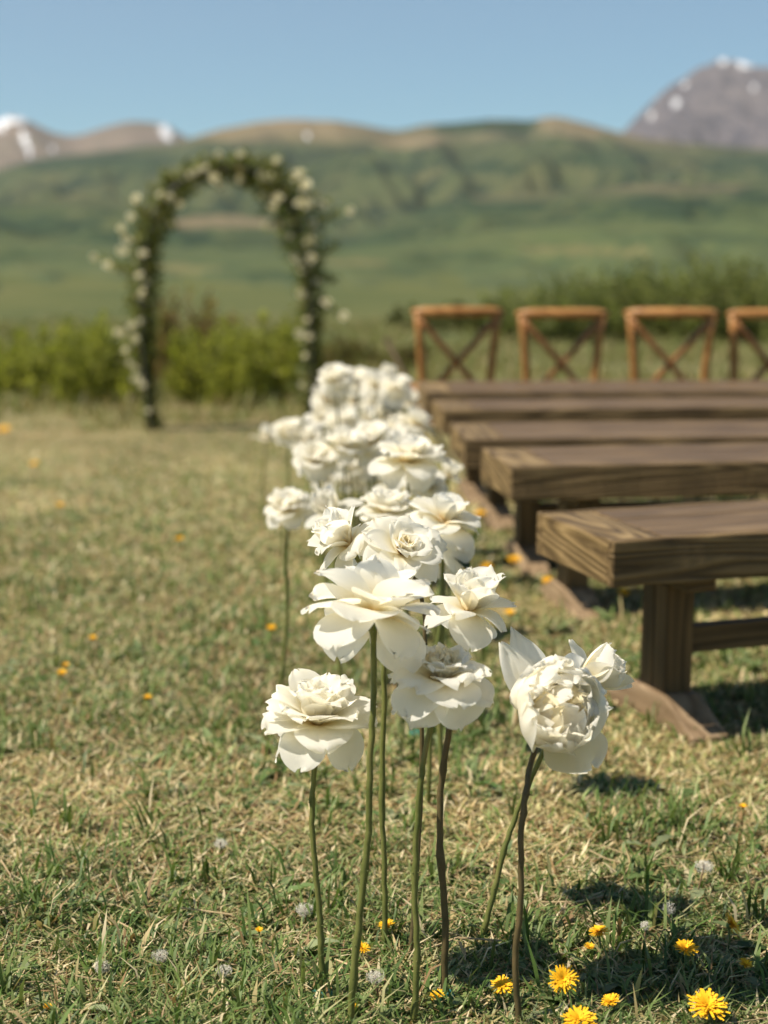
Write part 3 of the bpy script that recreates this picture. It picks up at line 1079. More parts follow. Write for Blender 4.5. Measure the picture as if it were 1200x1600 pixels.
GLOBE = [(5, .55, .36, -2, -30, 1.4, .0, .10, 2), (8, .75, .42, 2, -14, 1.1, .1, .16, 2), (9, .92, .50, 8, -4, 1.0, .2, .18, 1), (9, 1.05, .58, 18, -10, .9, .1, .17, 1),
         (9, 1.22, .68, 34, -34, 1.0, .0, .14, 1), (8, 1.40, .84, 54, -46, 1.0, .1, .12, 1), (8, 1.58, 1.0, 72, -48, .95, .1, .10, 0),
         (8, 1.62, 1.08, 84, -42, .9, .15, .09, 0), (7, 1.55, 1.14, 93, -30, .85, .2, .09, 0), (6, 1.42, 1.18, 97, -20, .8, .25, .08, 0)]
BUDDY = CORE + [(5, .7, .5, 0, -12, 1.4, 0, .05, 2), (6, .9, .70, 14, -14, 1.2, .05, .06, 1), (6, 1.15, .95, 34, -20, 1.1, .1, .06, 0), (5, 1.2, 1.0, 50, -8, .9, .25, .06, 0), (4, 1.0, .9, 70, 90, .6, .3, .06, 0)]
SPIRAL = [(3, .34, .36, 0, -12, 1.7, 0, .02, 1), (4, .42, .46, 2, -6, 1.6, .1, .03, 1), (5, .52, .56, 5, 2, 1.4, .2, .03, 1), (5, .62, .64, 12, 16, 1.2, .3, .04, 0), (6, .80, .72, 26, 42, 1.0, .45, .05, 0),
          (7, .98, .76, 46, 74, .8, .45, .06, 0), (7, 1.05, .84, 66, 96, .6, .35, .07, 0), (3, 1.0, 1.0, 90, 160, .4, .05, .05, 0)]
STYLES = dict(open=OPEN, frill=FRILL, wide=WIDE, cup=CUPD, globe=GLOBE, bud=BUDDY, spiral=SPIRAL)
PM = (M_PETAL, M_PETAL_IN, M_PEACH)


def stem_curve(base, head, wig, jr, n=15, lean=None):
    base, head = Vector(base), Vector(head)
    pts = []
    a1, a2 = jr.uniform(0, 6.28), jr.uniform(0, 6.28)
    for i in range(n):
        t = i / (n - 1)
        p = base.lerp(head, t)
        e = math.sin(math.pi * t)
        p = p + Vector((math.sin(2 * math.pi * t * 1.2 + a1) * wig * e, math.cos(2 * math.pi * t + a2) * wig * .6 * e, 0))
        # a slight kink at the buds
        p.x += (0.0018 if i % 4 == 0 else -0.0006) * (1 if jr.random() < .5 else -1)
        pts.append(p)
    return pts


def rose(label, head_px, width_px, dist, axis, style, base=None, wig=0.006, stem_mat_=None, mode='hero', seed=1, thick=0.0039, via=None, extra=None,
         group=None, turn=None, squash=1.0, leaf=False, attach=0.18):
    """dist = distance of the head along the view; base = ground point (default: under the head)"""
    jr = random.Random(seed)
    H = at_y(head_px[0], head_px[1], dist)
    size = width_px / F_PX * dist * 0.5 * 1.06
    ax = Vector(axis).normalized()
    # the head's receptacle sits below its visual centre
    org = H - ax * size * attach
    if base is None:
        base = Vector((org.x + jr.gauss(0, .02), org.y + jr.gauss(0, .03), 0))
    base = Vector((base.x, base.y, float(gz(base.x, base.y)) - 0.004))
    root = empty('white_rose', base)
    tag(root, label, 'rose', group or 'white roses along the aisle')
    rel = org - base
    # stem
    if via:
        key = [Vector((0, 0, 0))] + [Vector(v) - base for v in via] + [rel]
        pts = []
        for i in range(len(key) - 1):
            p0 = key[max(i - 1, 0)]; p1, p2 = key[i], key[i + 1]; p3 = key[min(i + 2, len(key) - 1)]
            for q in range(7):
                t = q / 7
                pts.append(0.5 * ((2 * p1) + (p2 - p0) * t + (2 * p0 - 5 * p1 + 4 * p2 - p3) * t * t + (3 * p1 - p0 - 3 * p2 + p3) * t ** 3))
        pts.append(key[-1])
        for i, p_ in enumerate(pts):
            if 0 < i < len(pts) - 1:
                p_.x += jr.uniform(-.0009, .0009)
    else:
        pts = stem_curve((0, 0, 0), rel, wig, jr, 15 if mode == 'hero' else 8)
    pts[0] = Vector((0, 0, -0.02))
    nodes = set(jr.sample(range(2, len(pts) - 2), min(4, len(pts) - 4)))
    rad = [thick * (1.12 - 0.25 * i / len(pts)) * (1.28 if i in nodes else 1.0) for i in range(len(pts))]
    mb = MB()
    mb.tube(pts, rad, 8 if mode == 'hero' else 6)
    if mode == 'hero':
        for i in sorted(nodes):                      # thorns and old bud scars
            p, d = pts[i], jr.uniform(0, 6.28)
            out = Vector((math.cos(d), math.sin(d), 0))
            for q in range(2):
                tip = p + out * (thick + jr.uniform(.002, .006)) + Vector((0, 0, jr.uniform(-.001, .003)))
                mb.tube([p + out * thick * .4, tip], [0.0016, 0.0003], 5)
                out = Vector((-out.y, out.x, 0))
    link('stem', mb.mesh('stem'), root, stem_mat_ or M_STEM_G, True)
    # head
    rot = Vector((0, 0, 1)).rotation_difference(ax)
    if turn is not None:
        rot = rot @ Quaternion((0, 0, 1), turn)
    spec = STYLES[style]
    pet = ring_petals(spec, size, jr, mode == 'far')
    if extra:
        for (L, W, a0, a1, cup, curl, ruf, az, mt) in extra:
            _pseed[0] += 1
            V, F, C = petal_mesh(L * size, W * size, R(a0), R(a1), cup, curl, ruf, _pseed[0], 9, 10, r0=.05 * size, point=.8)
            pet.append((V, F, C, R(az), mt))
    hip = MB()
    hip.tube([(0, 0, -size * .16), (0, 0, -size * .08), (0, 0, 0.0), (0, 0, size * .03)], [thick * .8, size * .085, size * .09, size * .04], 10)
    if mode == 'far':
        # too blurred to tell petals apart: one mesh for the whole bloom
        Vs, Fs, Cs, mi, b = [], [], [], [], 0
        for (V, F, C, az, mt) in pet:
            c, s = math.cos(az), math.sin(az)
            W_ = V.copy(); W_[:, 0] = V[:, 0] * c - V[:, 1] * s; W_[:, 1] = V[:, 0] * s + V[:, 1] * c
            Vs.append(W_); Fs.append(F + b); Cs.append(C); mi.append(np.full(len(F), mt, np.int32)); b += len(V)
        me = np_mesh('bloom', np.concatenate(Vs), np.concatenate(Fs), np.concatenate(Cs), True)
        for m in PM: me.materials.append(m)
        me.polygons.foreach_set('material_index', np.concatenate(mi))
        head = link('bloom', me, root)
    else:
        head = link('flower_head', hip.mesh('flower_head'), root, M_HIP, True)
        for (V, F, C, az, mt) in pet:
            o = link('petal', np_mesh('petal', V, F, C, True), head, PM[mt])
            o.rotation_euler = (0, 0, az)
        for k in range(5):
            vs, fs = leaf_poly(size * .34, size * .10, 0, 4, 0.2, 1.4)
            V = np.array(vs); C = np.tile(np.array([[0.12, 0.16, 0.05]]), (len(V), 1))
            o = link('sepal', np_mesh('sepal', V - [0, 0, size * .05], np.array(fs), C, True), head, M_LEAF)
            o.rotation_euler = (0, R(35), k * 1.2566 + .3)
    head.location = rel
    head.rotation_mode = 'QUATERNION'
    head.rotation_quaternion = rot
    head.scale = (1, 1, squash)
    if leaf:
        vs, fs = leaf_poly(0.07, 0.04, 0, 6, 0.25, 1.2)
        V = np.array(vs); C = np.tile(np.array([[0.03, 0.05, 0.018]]), (len(V), 1))
        o = link('leaf', np_mesh('leaf', V, np.array(fs), C, True), root, M_LEAF)
        o.location = rel - Vector((0, 0.01, 0.055)); o.rotation_euler = (0, R(10), R(-40))
    return root


def at_stem(px, py, y): return at_y(px, py, y)


gA, gB, gC, gD, gE, gF, gG = (on_ground(*p) for p in ((503, 1566), (545, 1612), (600, 1486), (692, 1566), (645, 1612), (812, 1612), (750, 1474)))
rose('layered white rose on the shortest stem, lowest bloom at the left of the front roses', (497, 1118), 158, gA.y, (0.05, -0.12, 1), 'open', gA, seed=3,
     via=[at_y(502, 1480, gA.y), at_y(497, 1400, gA.y), at_y(488, 1300, gA.y), at_y(490, 1215, gA.y)], turn=0.4)
rose('wide open white rose with a peach centre on a long straight green stem', (583, 955), 195, gB.y, (0.16, 0.42, 1), 'wide', gB, seed=8,
     via=[at_y(560, 1450, gB.y), at_y(576, 1300, gB.y), at_y(578, 1200, gB.y), at_y(584, 1080, gB.y)], thick=0.0043,
     extra=[(.62, .5, 5, 20, 1.1, .2, .05, 250, 0), (.46, .44, 8, -24, 1.2, 0, .04, 268, 2), (.44, .4, 4, -20, 1.2, 0, .04, 300, 2)], attach=0.05)
rose('white rose with petals spread to the left, behind the peach centred rose', (540, 845), 112, gC.y + .03, (-0.75, -0.15, 0.75), 'cup', gC, seed=5,
     via=[at_y(601, 1380, gC.y), at_y(597, 1250, gC.y), at_y(600, 1080, gC.y), at_y(592, 950, gC.y)], thick=0.0038, stem_mat_=M_STEM_G)
rose('white rose showing a tight spiral centre, highest of the sharp front roses', (630, 856), 124, gC.y - .03, (0.30, -0.66, 0.72), 'spiral', on_ground(640, 1500), seed=12,
     via=[at_y(655, 1300, gC.y), at_y(660, 1100, gC.y), at_y(662, 950, gC.y)], thick=0.0032, stem_mat_=M_STEM_B)
rose('cup shaped white rose with pointed upright petals, right of the peach centred rose', (733, 945), 126, gD.y, (0.28, -0.05, 1), 'cup', gD, seed=23,
     via=[at_y(696, 1440, gD.y), at_y(688, 1320, gD.y), at_y(690, 1220, gD.y), at_y(708, 1100, gD.y)], stem_mat_=M_STEM_B, thick=0.0045)
rose('ruffled white rose with frilly centre, just below the cup shaped rose', (690, 1052), 166, gE.y, (0.06, -0.20, 1), 'frill', gE, seed=31,
     via=[at_y(652, 1500, gE.y), at_y(648, 1380, gE.y), at_y(655, 1250, gE.y), at_y(667, 1160, gE.y)])
rose('large globe shaped white rose turned to the camera, at the right of the front roses', (874, 1110), 176, gF.y, (0.16, -0.84, 0.42), 'globe', gF, seed=44,
     via=[at_y(806, 1500, gF.y), at_y(814, 1400, gF.y), at_y(815, 1300, gF.y), at_y(828, 1200, gF.y + .015), at_y(846, 1140, gF.y + .06)], stem_mat_=M_STEM_B, thick=0.0040,
     extra=[(1.62, .74, 88, 76, .7, .35, .10, 116, 0), (1.5, .70, 86, 70, .7, .4, .10, 136, 0)], attach=0.72)
rose('white rose turned to the right with an apricot throat, behind the large globe shaped rose', (935, 1048), 124, gG.y - .06, (0.80, -0.34, 0.45), 'bud', gG, seed=51,
     via=[at_y(770, 1400, gG.y), at_y(790, 1320, gG.y), at_y(818, 1245, gG.y), at_y(870, 1130, gG.y - .03)], thick=0.0040, attach=0.5)

# roses a step farther back, softly blurred
rose('round white rose on its own thin stem, left of the blurred cluster', (453, 792), 72, 3.75, (0, -0.2, 1), 'open', None, mode='mid', seed=61)
rose('white rose tilted to the left beside the round solitary rose', (518, 800), 86, 3.45, (-0.45, -0.3, .8), 'bud', None, mode='mid', seed=62)
rose('white rose just above the spiral centred rose, slightly blurred', (607, 796), 84, 3.2, (0.1, -0.1, 1), 'open', None, mode='mid', seed=63)
rose('drooping white rose with hanging petals and one dark leaf, left of the nearest bench', (697, 808), 108, 2.95, (0.25, -0.1, .9), 'wide', None, mode='mid', seed=64, leaf=True,
     extra=[(1.5, 1.2, 100, 168, .4, .05, .05, 200, 0), (1.5, 1.25, 95, 170, .4, .05, .05, 300, 0), (1.5, 1.1, 95, 168, .4, .05, .05, 250, 0)])
rose('broad white rose towering in the middle of the blurred cluster', (640, 712), 108, 3.5, (0.05, -0.1, 1), 'wide', None, mode='mid', seed=65)
rose('closed white rose bud under the broad middle rose', (612, 757), 50, 3.7, (-0.2, -0.4, .9), 'bud', None, mode='mid', seed=66)
rose('white rose hanging below the broad middle rose', (668, 758), 62, 3.6, (0.3, -0.3, .8), 'open', None, mode='mid', seed=67)
rose('narrow white rose touching the end of the second bench', (702, 742), 46, 4.3, (0.3, -.1, .9), 'bud', None, mode='mid', seed=68)
rose('small cream rose low between the drooping rose and the cup shaped rose', (690, 872), 62, 3.0, (-.2, -.4, .8), 'open', None, mode='mid', seed=69)

FAR = [((415, 685), 38, 'small white rosebud standing alone, farthest left of the blurred cluster', 'bud'),
       ((452, 672), 44, 'white rose beside the lone rosebud at the left of the cluster', 'open'),
       ((478, 686), 46, 'white rose third from the left end of the blurred cluster', 'open'),
       ((493, 718), 58, 'cream tinged rose low on the left side of the blurred cluster', 'open'),
       ((540, 694), 60, 'cream centred rose in the middle left of the blurred cluster', 'open'),
       ((508, 752), 42, 'small white rose under the cream tinged rose on the left', 'bud'),
       ((545, 748), 44, 'white rose low in the cluster between the bud and the left roses', 'open'),
       ((577, 752), 42, 'small white rose touching the left of the closed rose bud', 'bud')]
SHARED = 'blurred white rose in the far mass beside the farthest benches'
FAR += [(p, w, SHARED, s) for p, w, s in (
    ((525, 590), 50, 'open'), ((512, 622), 42, 'open'), ((503, 650), 46, 'bud'), ((558, 594), 44, 'open'), ((588, 600), 46, 'open'), ((620, 606), 46, 'open'), ((553, 628), 42, 'bud'),
    ((535, 658), 46, 'open'), ((580, 688), 62, 'open'), ((608, 645), 48, 'open'), ((648, 660), 50, 'open'), ((588, 628), 42, 'open'), ((575, 660), 46, 'bud'), ((640, 632), 38, 'bud'),
    ((545, 720), 52, 'open'), ((575, 722), 50, 'open'), ((625, 668), 46, 'open'), ((520, 640), 40, 'open'), ((603, 590), 38, 'bud'), ((540, 607), 40, 'bud'), ((565, 702), 46, 'open'), ((608, 610), 40, 'open'))]
NAMED = {(525, 590): 'topmost blurred white rose of the far mass, nearest the right leg of the arch',
         (620, 606): 'blurred white rose touching the left end of the farthest bench', (648, 660): 'blurred white rose touching the left end of the third bench',
         (640, 632): 'small blurred rose bud at the end of the fourth bench', (503, 650): 'blurred white rose bud at the left rim of the far mass',
         (580, 688): 'largest blurred white rose, left of the broad middle rose', (512, 622): 'blurred white rose just under the topmost rose of the far mass'}
for i, (p, w, lab, st) in enumerate(FAR):
    lab = NAMED.get(p, lab)
    jr = random.Random(200 + i)
    d = 0.098 * F_PX / w * (0.95 + 0.1 * jr.random())
    rose(lab, p, w * 1.1, min(d, 7.4), (jr.gauss(0, .25), -0.25 + jr.gauss(0, .2), 1), st, None, mode='far', seed=300 + i, thick=0.0035)


# ------------------------------------------------------------------ teal stem holders
def holder(label, px, py):
    p = on_ground(px, py) + Vector((0, -.008, 0.010))
    root = empty('stem_holder', p)
    tag(root, label, 'stem holder', 'teal plastic stem holders')
    n = 18
    mb = MB()
    prof = [(0.0045, .004), (0.006, 0.009), (0.012, 0.011), (0.0155, 0.008), (0.016, 0.002), (0.012, -0.004)]
    for (r_, z) in prof:
        mb.v += [(r_ * math.cos(2 * math.pi * k / n), r_ * math.sin(2 * math.pi * k / n), z) for k in range(n)]
    for j in range(len(prof) - 1):
        for k in range(n):
            mb.f.append((j * n + k, (j + 1) * n + k, (j + 1) * n + (k + 1) % n, j * n + (k + 1) % n))
    link('cap', mb.mesh('cap'), root, M_TEAL, True)
    mb = MB()
    mb.tube([(0.0105, 0, -.001), (0.0105, 0, -.045)], [.003, .0006], 6)
    link('spike', mb.mesh('spike'), root, M_TEAL, True)


holder('teal plastic holder at the foot of the shortest front rose stem', 503, 1567)
holder('teal plastic holder at the foot of the cup shaped rose stem', 692, 1567)
holder('blurred teal plastic holder lying farther back in the grass', 650, 1155)


# ------------------------------------------------------------------ dandelions
def floret_head(rad, seed, closed=0.0):
    r = random.Random(seed)
    V, F = [], []
    def strap(a, L, W, el, r0, z0):
        c, s = math.cos(a), math.sin(a)
        b = len(V)
        for t, w in ((0, .6), (.55, 1.0), (1.0, .75)):
            e = el * (1 - .35 * t)
            x = r0 + L * t * math.cos(e); z = z0 + L * t * math.sin(e)
            for q in (-1, 1):
                V.append((x * c - q * W * w * s, x * s + q * W * w * c, z + (.0006 if q > 0 else 0)))
        F.append((b, b + 1, b + 3, b + 2)); F.append((b + 2, b + 3, b + 5, b + 4))
    for n, L, el, r0, z0 in ((26, .92, .12, .10, 0), (24, .80, .36, .10, .04), (20, .62, .66, .08, .06), (16, .46, .95, .05, .08), (12, .32, 1.25, .03, .09)):
        for k in range(n):
            strap(2 * math.pi * k / n + r.gauss(0, .1), rad * L * r.uniform(.82, 1.12), rad * .062 * r.uniform(.8, 1.2), min(1.5, el + closed + r.gauss(0, .09)), rad * r0, rad * z0)
    return V, F


DANDY_SHAPES = {}


def dandelion(label, px, py, w_px, axis=(0, -.35, 1), h=0.05, leaves=0, seed=1, closed=0.0, simple=False):
    jr = random.Random(seed)
    # find the ground point whose plant carries its blossom at this pixel
    g = at_z(px, py, h)
    for _ in range(4):
        g = at_z(px, py, h + float(gz(g.x, g.y)))
    rad = w_px / F_PX * g.y * 0.5
    base = Vector((g.x + jr.gauss(0, .008), g.y + .006, 0)); base.z = float(gz(base.x, base.y))
    root = empty('dandelion', base)
    tag(root, label, 'dandelion', 'yellow dandelions in the grass')
    key = (seed % 3, round(closed, 1))
    if key not in DANDY_SHAPES:
        V, F = floret_head(1.0, 900 + seed, closed)
        DANDY_SHAPES[key] = np_mesh('blossom', np.array(V), np.array(F))
        DANDY_SHAPES[key].materials.append(M_YELLOW)
    o = link('blossom', DANDY_SHAPES[key], root)
    o['kind'] = 'stuff'
    o.scale = (rad, rad, rad)
    rel = g - base
    o.location = rel
    o.rotation_mode = 'QUATERNION'
    o.rotation_quaternion = Vector((0, 0, 1)).rotation_difference(Vector(axis).normalized())
    mb = MB()
    ax = Vector(axis).normalized()
    mb.tube([(0, 0, -.006), rel * .5 + Vector((jr.gauss(0, .003), 0, 0)), rel - ax * rad * .25], [.0017, .0016, .0016], 6)
    link('stem', mb.mesh('stem'), root, M_HIP, True)
    mb = MB()
    mb.tube([rel - ax * rad * .42, rel - ax * rad * .25, rel - ax * rad * .02, rel + ax * rad * .04], [rad * .08, rad * .28, rad * .30, rad * .16], 10)
    link('calyx', mb.mesh('calyx'), root, M_HIP, True)
    for k in range(leaves):
        vs, fs = leaf_poly(jr.uniform(.06, .11), jr.uniform(.018, .028), 1, 9, .25, jr.uniform(.5, 1.1))
        V = np.array(vs); C = np.tile(np.array([[0.055, 0.095, 0.03]]) * jr.uniform(.7, 1.4), (len(V), 1))
        l = link('leaf', np_mesh('leaf', V, np.array(fs), C, True), root, M_LEAF)
        l.rotation_euler = (jr.gauss(0, .2), 0, jr.uniform(0, 6.28)); l.location = (0, 0, .006)


DL = [
    (785, 1540, 40, (-.2, -.5, 1), .045, 'yellow dandelion just left of the globe shaped rose stem', 2, 0),
    (880, 1530, 50, (.1, -.9, .8), .05, 'open yellow dandelion facing the camera, right of the globe shaped rose stem', 4, 0),
    (905, 1594, 58, (0, -.3, 1), .045, 'yellow dandelion cut by the bottom edge, below the camera facing one', 3, 0),
    (1106, 1572, 68, (0, -.45, 1), .045, 'largest yellow dandelion, in the bottom right corner', 5, 0),
    (955, 1566, 34, (-.3, -.2, 1), .03, 'half hidden yellow dandelion between the two bottom right blooms', 3, .4),
    (936, 1457, 36, (-.1, -.1, 1), .05, 'yellow dandelion seen edge on above the shadow of the globe shaped rose', 2, .1),
    (1071, 1483, 42, (.1, -.3, 1), .05, 'yellow dandelion beside the dark leaves, up from the largest bloom', 4, .2),
    (1142, 1445, 40, (.7, -.2, .6), .05, 'yellow dandelion tilted to the right near the right edge', 3, .1),
    (1164, 1508, 26, (.2, -.4, 1), .03, 'small yellow dandelion under the tilted one near the right edge', 2, .6),
    (921, 1481, 20, (0, -.3, 1), .02, 'tiny orange yellow dandelion bud beneath the edge on bloom', 0, .8),
    (566, 1482, 26, (.2, -.3, 1), .03, 'small yellow dandelion between the two left rose stems', 1, .2),
    (604, 1446, 28, (-.2, -.2, 1), .035, 'yellow dandelion directly behind the thin green rose stem', 1, .2),
    (683, 1556, 26, (-.2, -.3, 1), .025, 'small yellow dandelion next to the right teal holder', 1, .3),
    (552, 1574, 18, (0, -.3, 1), .02, 'half open dandelion at the foot of the longest rose stem', 0, .7),
    (1161, 1262, 16, (0, -.2, 1), .03, 'orange yellow dandelion bud on the bare patch at the right', 0, .8),
    (750, 803, 20, (0, -.3, 1), .06, 'blurred yellow dandelion right of the drooping rose', 0, .2),
    (759, 886, 24, (0, -.3, 1), .06, 'blurred yellow dandelion above the cup shaped rose', 0, .2),
    (804, 875, 24, (0, -.3, 1), .06, 'blurred yellow dandelion left of the nearest bench corner', 0, .2),
    (857, 909, 24, (0, -.3, 1), .05, 'blurred yellow dandelion under the nearest bench, left of its post', 0, .3),
    (974, 928, 24, (0, -.3, 1), .05, 'blurred yellow dandelion just below the nearest bench corner', 0, .3),
    (796, 958, 18, (0, -.3, 1), .05, 'blurred yellow dandelion touching the right petals of the cup shaped rose', 0, .3),
    (97, 1053, 18, (0, -.3, 1), .03, 'orange yellow dandelion far left in the lawn, lower of a close pair', 0, .6),
    (103, 1040, 12, (0, -.3, 1), .03, 'tiny dandelion far left in the lawn, upper of a close pair', 0, .6),
    (231, 1091, 15, (0, -.3, 1), .03, 'orange yellow dandelion in the left lawn, right of the close pair', 0, .7),
    (145, 998, 14, (0, -.3, 1), .03, 'orange yellow dandelion in the left lawn above the close pair', 0, .6),
    (424, 982, 16, (0, -.3, 1), .04, 'orange yellow dandelion left of the peach centred rose', 0, .4),
    (281, 843, 14, (0, -.3, 1), .04, 'orange yellow dandelion in the middle of the left lawn', 0, .5),
    (94, 790, 13, (0, -.3, 1), .04, 'faint yellow dandelion in the upper left lawn', 0, .4),
    (53, 726, 15, (0, -.3, 1), .05, 'faint yellow dandelion near the left edge below the shrubs', 0, .3),
    (6, 673, 22, (0, -.3, 1), .05, 'yellow dandelion clump on the left edge before the shrubs', 0, .3),
    (75, 1575, 18, (0, -.3, 1), .02, 'small orange dandelion bud in the bottom left corner', 0, .8),
    (405, 1455, 16, (0, -.3, 1), .03, 'small dark orange dandelion left of the shortest rose stem', 0, .8),
]
for i, (x, y, w, ax, h, lab, lv, cl) in enumerate(DL):
    dandelion(lab, x, y, w, ax, h, lv, 40 + i, cl)


def seed_head(label, px, py, w_px, h=0.05, seed=1, half=False):
    jr = random.Random(seed)
    g = at_z(px, py, h)
    rad = w_px / F_PX * g.y * 0.44
    base = Vector((g.x + jr.gauss(0, .012), g.y + .008, 0)); base.z = float(gz(base.x, base.y))
    root = empty('dandelion_clock', base)
    tag(root, label, 'seed head', 'white dandelion seed heads')
    mb = MB()
    n = 60
    for i in range(n):
        z = 1 - 2 * (i + .5) / n
        a = i * 2.39996
        d = Vector((math.sqrt(1 - z * z) * math.cos(a), math.sqrt(1 - z * z) * math.sin(a), z))
        if half and d.x > 0.25: continue
        d.z *= .62
        if math.sin(a * .5 + seed) > .93: continue
        tip = d * rad * jr.uniform(.55, .95)
        mb.tube([d * rad * .14, tip], .00018, 3, False)
        u = d.orthogonal().normalized(); v = d.cross(u)
        for q in range(7):
            b = q * 0.8976 + jr.random()
            e = tip + (u * math.cos(b) + v * math.sin(b)) * rad * jr.uniform(.2, .42) + d * rad * .10
            mb.tube([tip, e], .00016, 3, False)
    o = link('fluff', mb.mesh('fluff'), root, M_FLUFF); o['kind'] = 'stuff'
    rel = g - base
    o.location = rel
    mb = MB(); mb.tube([(0, 0, -.006), rel * .5 + Vector((jr.gauss(0, .004), 0, 0)), rel], .0014, 6)
    link('stem', mb.mesh('stem'), root, plain_mat('seed_stem', (.22, .15, .08)), True)
    mb = MB(); mb.tube([rel + Vector((0, 0, -.004)), rel, rel + Vector((0, 0, .003))], [.0014, .003, .001], 8)
    link('receptacle', mb.mesh('receptacle'), root, M_TWIG, True)


for i, (x, y, w, h, lab, half) in enumerate([
    (586, 1526, 36, .035, 'white dandelion seed head between the two longest left rose stems', False),
    (476, 1421, 34, .03, 'white dandelion seed head just left of the shortest rose stem', False),
    (250, 1494, 34, .03, 'white dandelion seed head in the lower left grass, right of a pair', False),
    (160, 1510, 36, .03, 'white dandelion seed head in the lower left grass, leftmost', False),
    (350, 1517, 32, .03, 'white dandelion seed head in the lower left grass, nearest the rose stems', False),
    (1100, 1354, 36, .06, 'round grey white dandelion seed head on a bent stalk at the right', False),
    (1048, 1418, 34, .05, 'shaded half blown dandelion seed head behind the yellow dandelions', True),
    (1010, 1446, 24, .045, 'small ragged dandelion seed head left of the half blown one', True),
    (345, 1318, 26, .03, 'small white seed head in the left lawn below the shortest rose', False)]):
    seed_head(lab, x, y, w, h, 70 + i, half)


# ------------------------------------------------------------------ flower arch
def arch():
    D = on_ground(240, 672).y
    sc = F_PX / (D * CT + 0.25)
    root_p = at_y(362, 665, D)
    cx = root_p.x
    g = float(gz(cx, D))
    root = empty('flower_arch', (cx, D, g))
    tag(root, 'curved arch covered in greenery and white flowers at the end of the aisle', 'flower arch')
    def lp(px, py):
        p = at_y(px, py, D)
        return Vector((p.x - cx, 0, p.z - g))
    path_px = [(240, 676), (232, 620), (226, 560), (224, 500), (226, 440), (232, 385), (246, 335), (272, 296), (312, 270), (356, 262), (400, 270), (436, 296), (460, 335), (474, 385), (482, 440), (486, 500), (488, 560), (488, 620), (487, 668)]
    path = [lp(*p) for p in path_px]
    path[0].z = -0.03; path[-1].z = -0.03
    fine = []
    for i in range(len(path) - 1):
        p0, p1, p2, p3 = path[max(i - 1, 0)], path[i], path[i + 1], path[min(i + 2, len(path) - 1)]
        for q in range(6):
            t = q / 6
            fine.append(0.5 * ((2 * p1) + (p2 - p0) * t + (2 * p0 - 5 * p1 + 4 * p2 - p3) * t * t + (3 * p1 - p0 - 3 * p2 + p3) * t ** 3))
    fine.append(path[-1])
    for s in (-1, 1):
        mb = MB()
        mb.tube([p + Vector((0, s * .11, 0)) for p in fine], 0.010, 8)
        link('hoop', mb.mesh('hoop'), root, M_IRON, True)
    for i in range(4, len(fine) - 3, 9):
        mb = MB(); mb.tube([fine[i] + Vector((0, -.11, 0)), fine[i] + Vector((0, .11, 0))], .006, 6)
        link('rung', mb.mesh('rung'), root, M_IRON, True)
    # greenery
    r = random.Random(77)
    V, Fq, C = [], [], []
    n = len(fine)
    def leafat(c, L, W, col):
        d = Vector((r.gauss(0, 1), r.gauss(0, 1), r.gauss(0, .8) + .1)).normalized()
        u = d.orthogonal().normalized()
        u.rotate(Quaternion(d, r.uniform(0, 6.28)))
        b = len(V)
        nn = d.cross(u) * L * .12
        for p in (c, c + d * L * .45 + u * W * .5 + nn, c + d * L, c + d * L * .45 - u * W * .5 + nn):
            V.append(tuple(p)); C.append(col)
        Fq.append((b, b + 1, b + 2, b + 3))
    LG = [(0.09, 0.12, 0.022), (0.14, 0.165, 0.034), (0.20, 0.21, 0.055), (0.32, 0.31, 0.13), (0.06, 0.08, 0.018), (0.20, 0.16, 0.06)]
    def radius(t):
        # garland thickness: thin at the feet, heavy at the right shoulder
        base = 0.058 + 0.05 * math.sin(math.pi * t) + 0.12 * math.exp(-((t - .66) / .09) ** 2) + 0.045 * math.exp(-((t - .27) / .10) ** 2)
        return base
    for i in range(7000):
        t = r.random()
        f = t * (n - 1); k = min(int(f), n - 2)
        c = fine[k].lerp(fine[k + 1], f - k)
        rad = radius(t) * (0.85 + 0.45 * float(vnoise(np.array(t * 22), np.array(1.5), 3)))
        o = Vector((r.gauss(0, 1), r.gauss(0, 1), r.gauss(0, 1))).normalized() * rad * r.random() ** .55
        o.y *= 1.25
        leafat(c + o, r.uniform(.035, .085), r.uniform(.016, .036), LG[r.choice([0, 0, 1, 1, 2, 2, 3, 4, 5])])
    # loose sprays that stick out
    sprays = [((215, 425), (150, 402)), ((215, 430), (172, 414)), ((215, 520), (185, 518)), ((495, 345), (548, 330)), ((495, 470), (512, 470)), ((495, 480), (540, 492)), ((500, 400), (528, 380)),
              ((225, 340), (205, 310)), ((265, 290), (258, 270)), ((380, 262), (378, 242)), ((430, 270), (435, 248)), ((465, 300), (470, 268)), ((222, 460), (200, 470)), ((225, 380), (188, 362)), ((232, 560), (205, 590)),
              ((480, 640), (455, 600)), ((500, 430), (525, 440)), ((490, 320), (512, 316)), ((224, 520), (200, 545))]
    for a, b in sprays:
        sp = MB()
        A, B = lp(*a), lp(*b)
        A.y = r.uniform(-.08, .08); B.y = A.y + r.uniform(-.1, .1)
        sp.tube([A, A.lerp(B, .5) + Vector((0, 0, .012)), B], .003, 5)
        link('spray', sp.mesh('spray'), root, M_HIP, True)
        for q in range(60):
            t = r.random()
            leafat(A.lerp(B, t) + Vector((r.gauss(0, .018), r.gauss(0, .018), r.gauss(0, .018))), r.uniform(.03, .06), r.uniform(.012, .026), LG[r.choice([1, 2, 2, 3])])
    o = link('greenery', np_mesh('greenery', np.array(V), np.array(Fq), np.array(C)), root, M_LEAF)
    o['kind'] = 'stuff'
    # blooms
    shapes = []
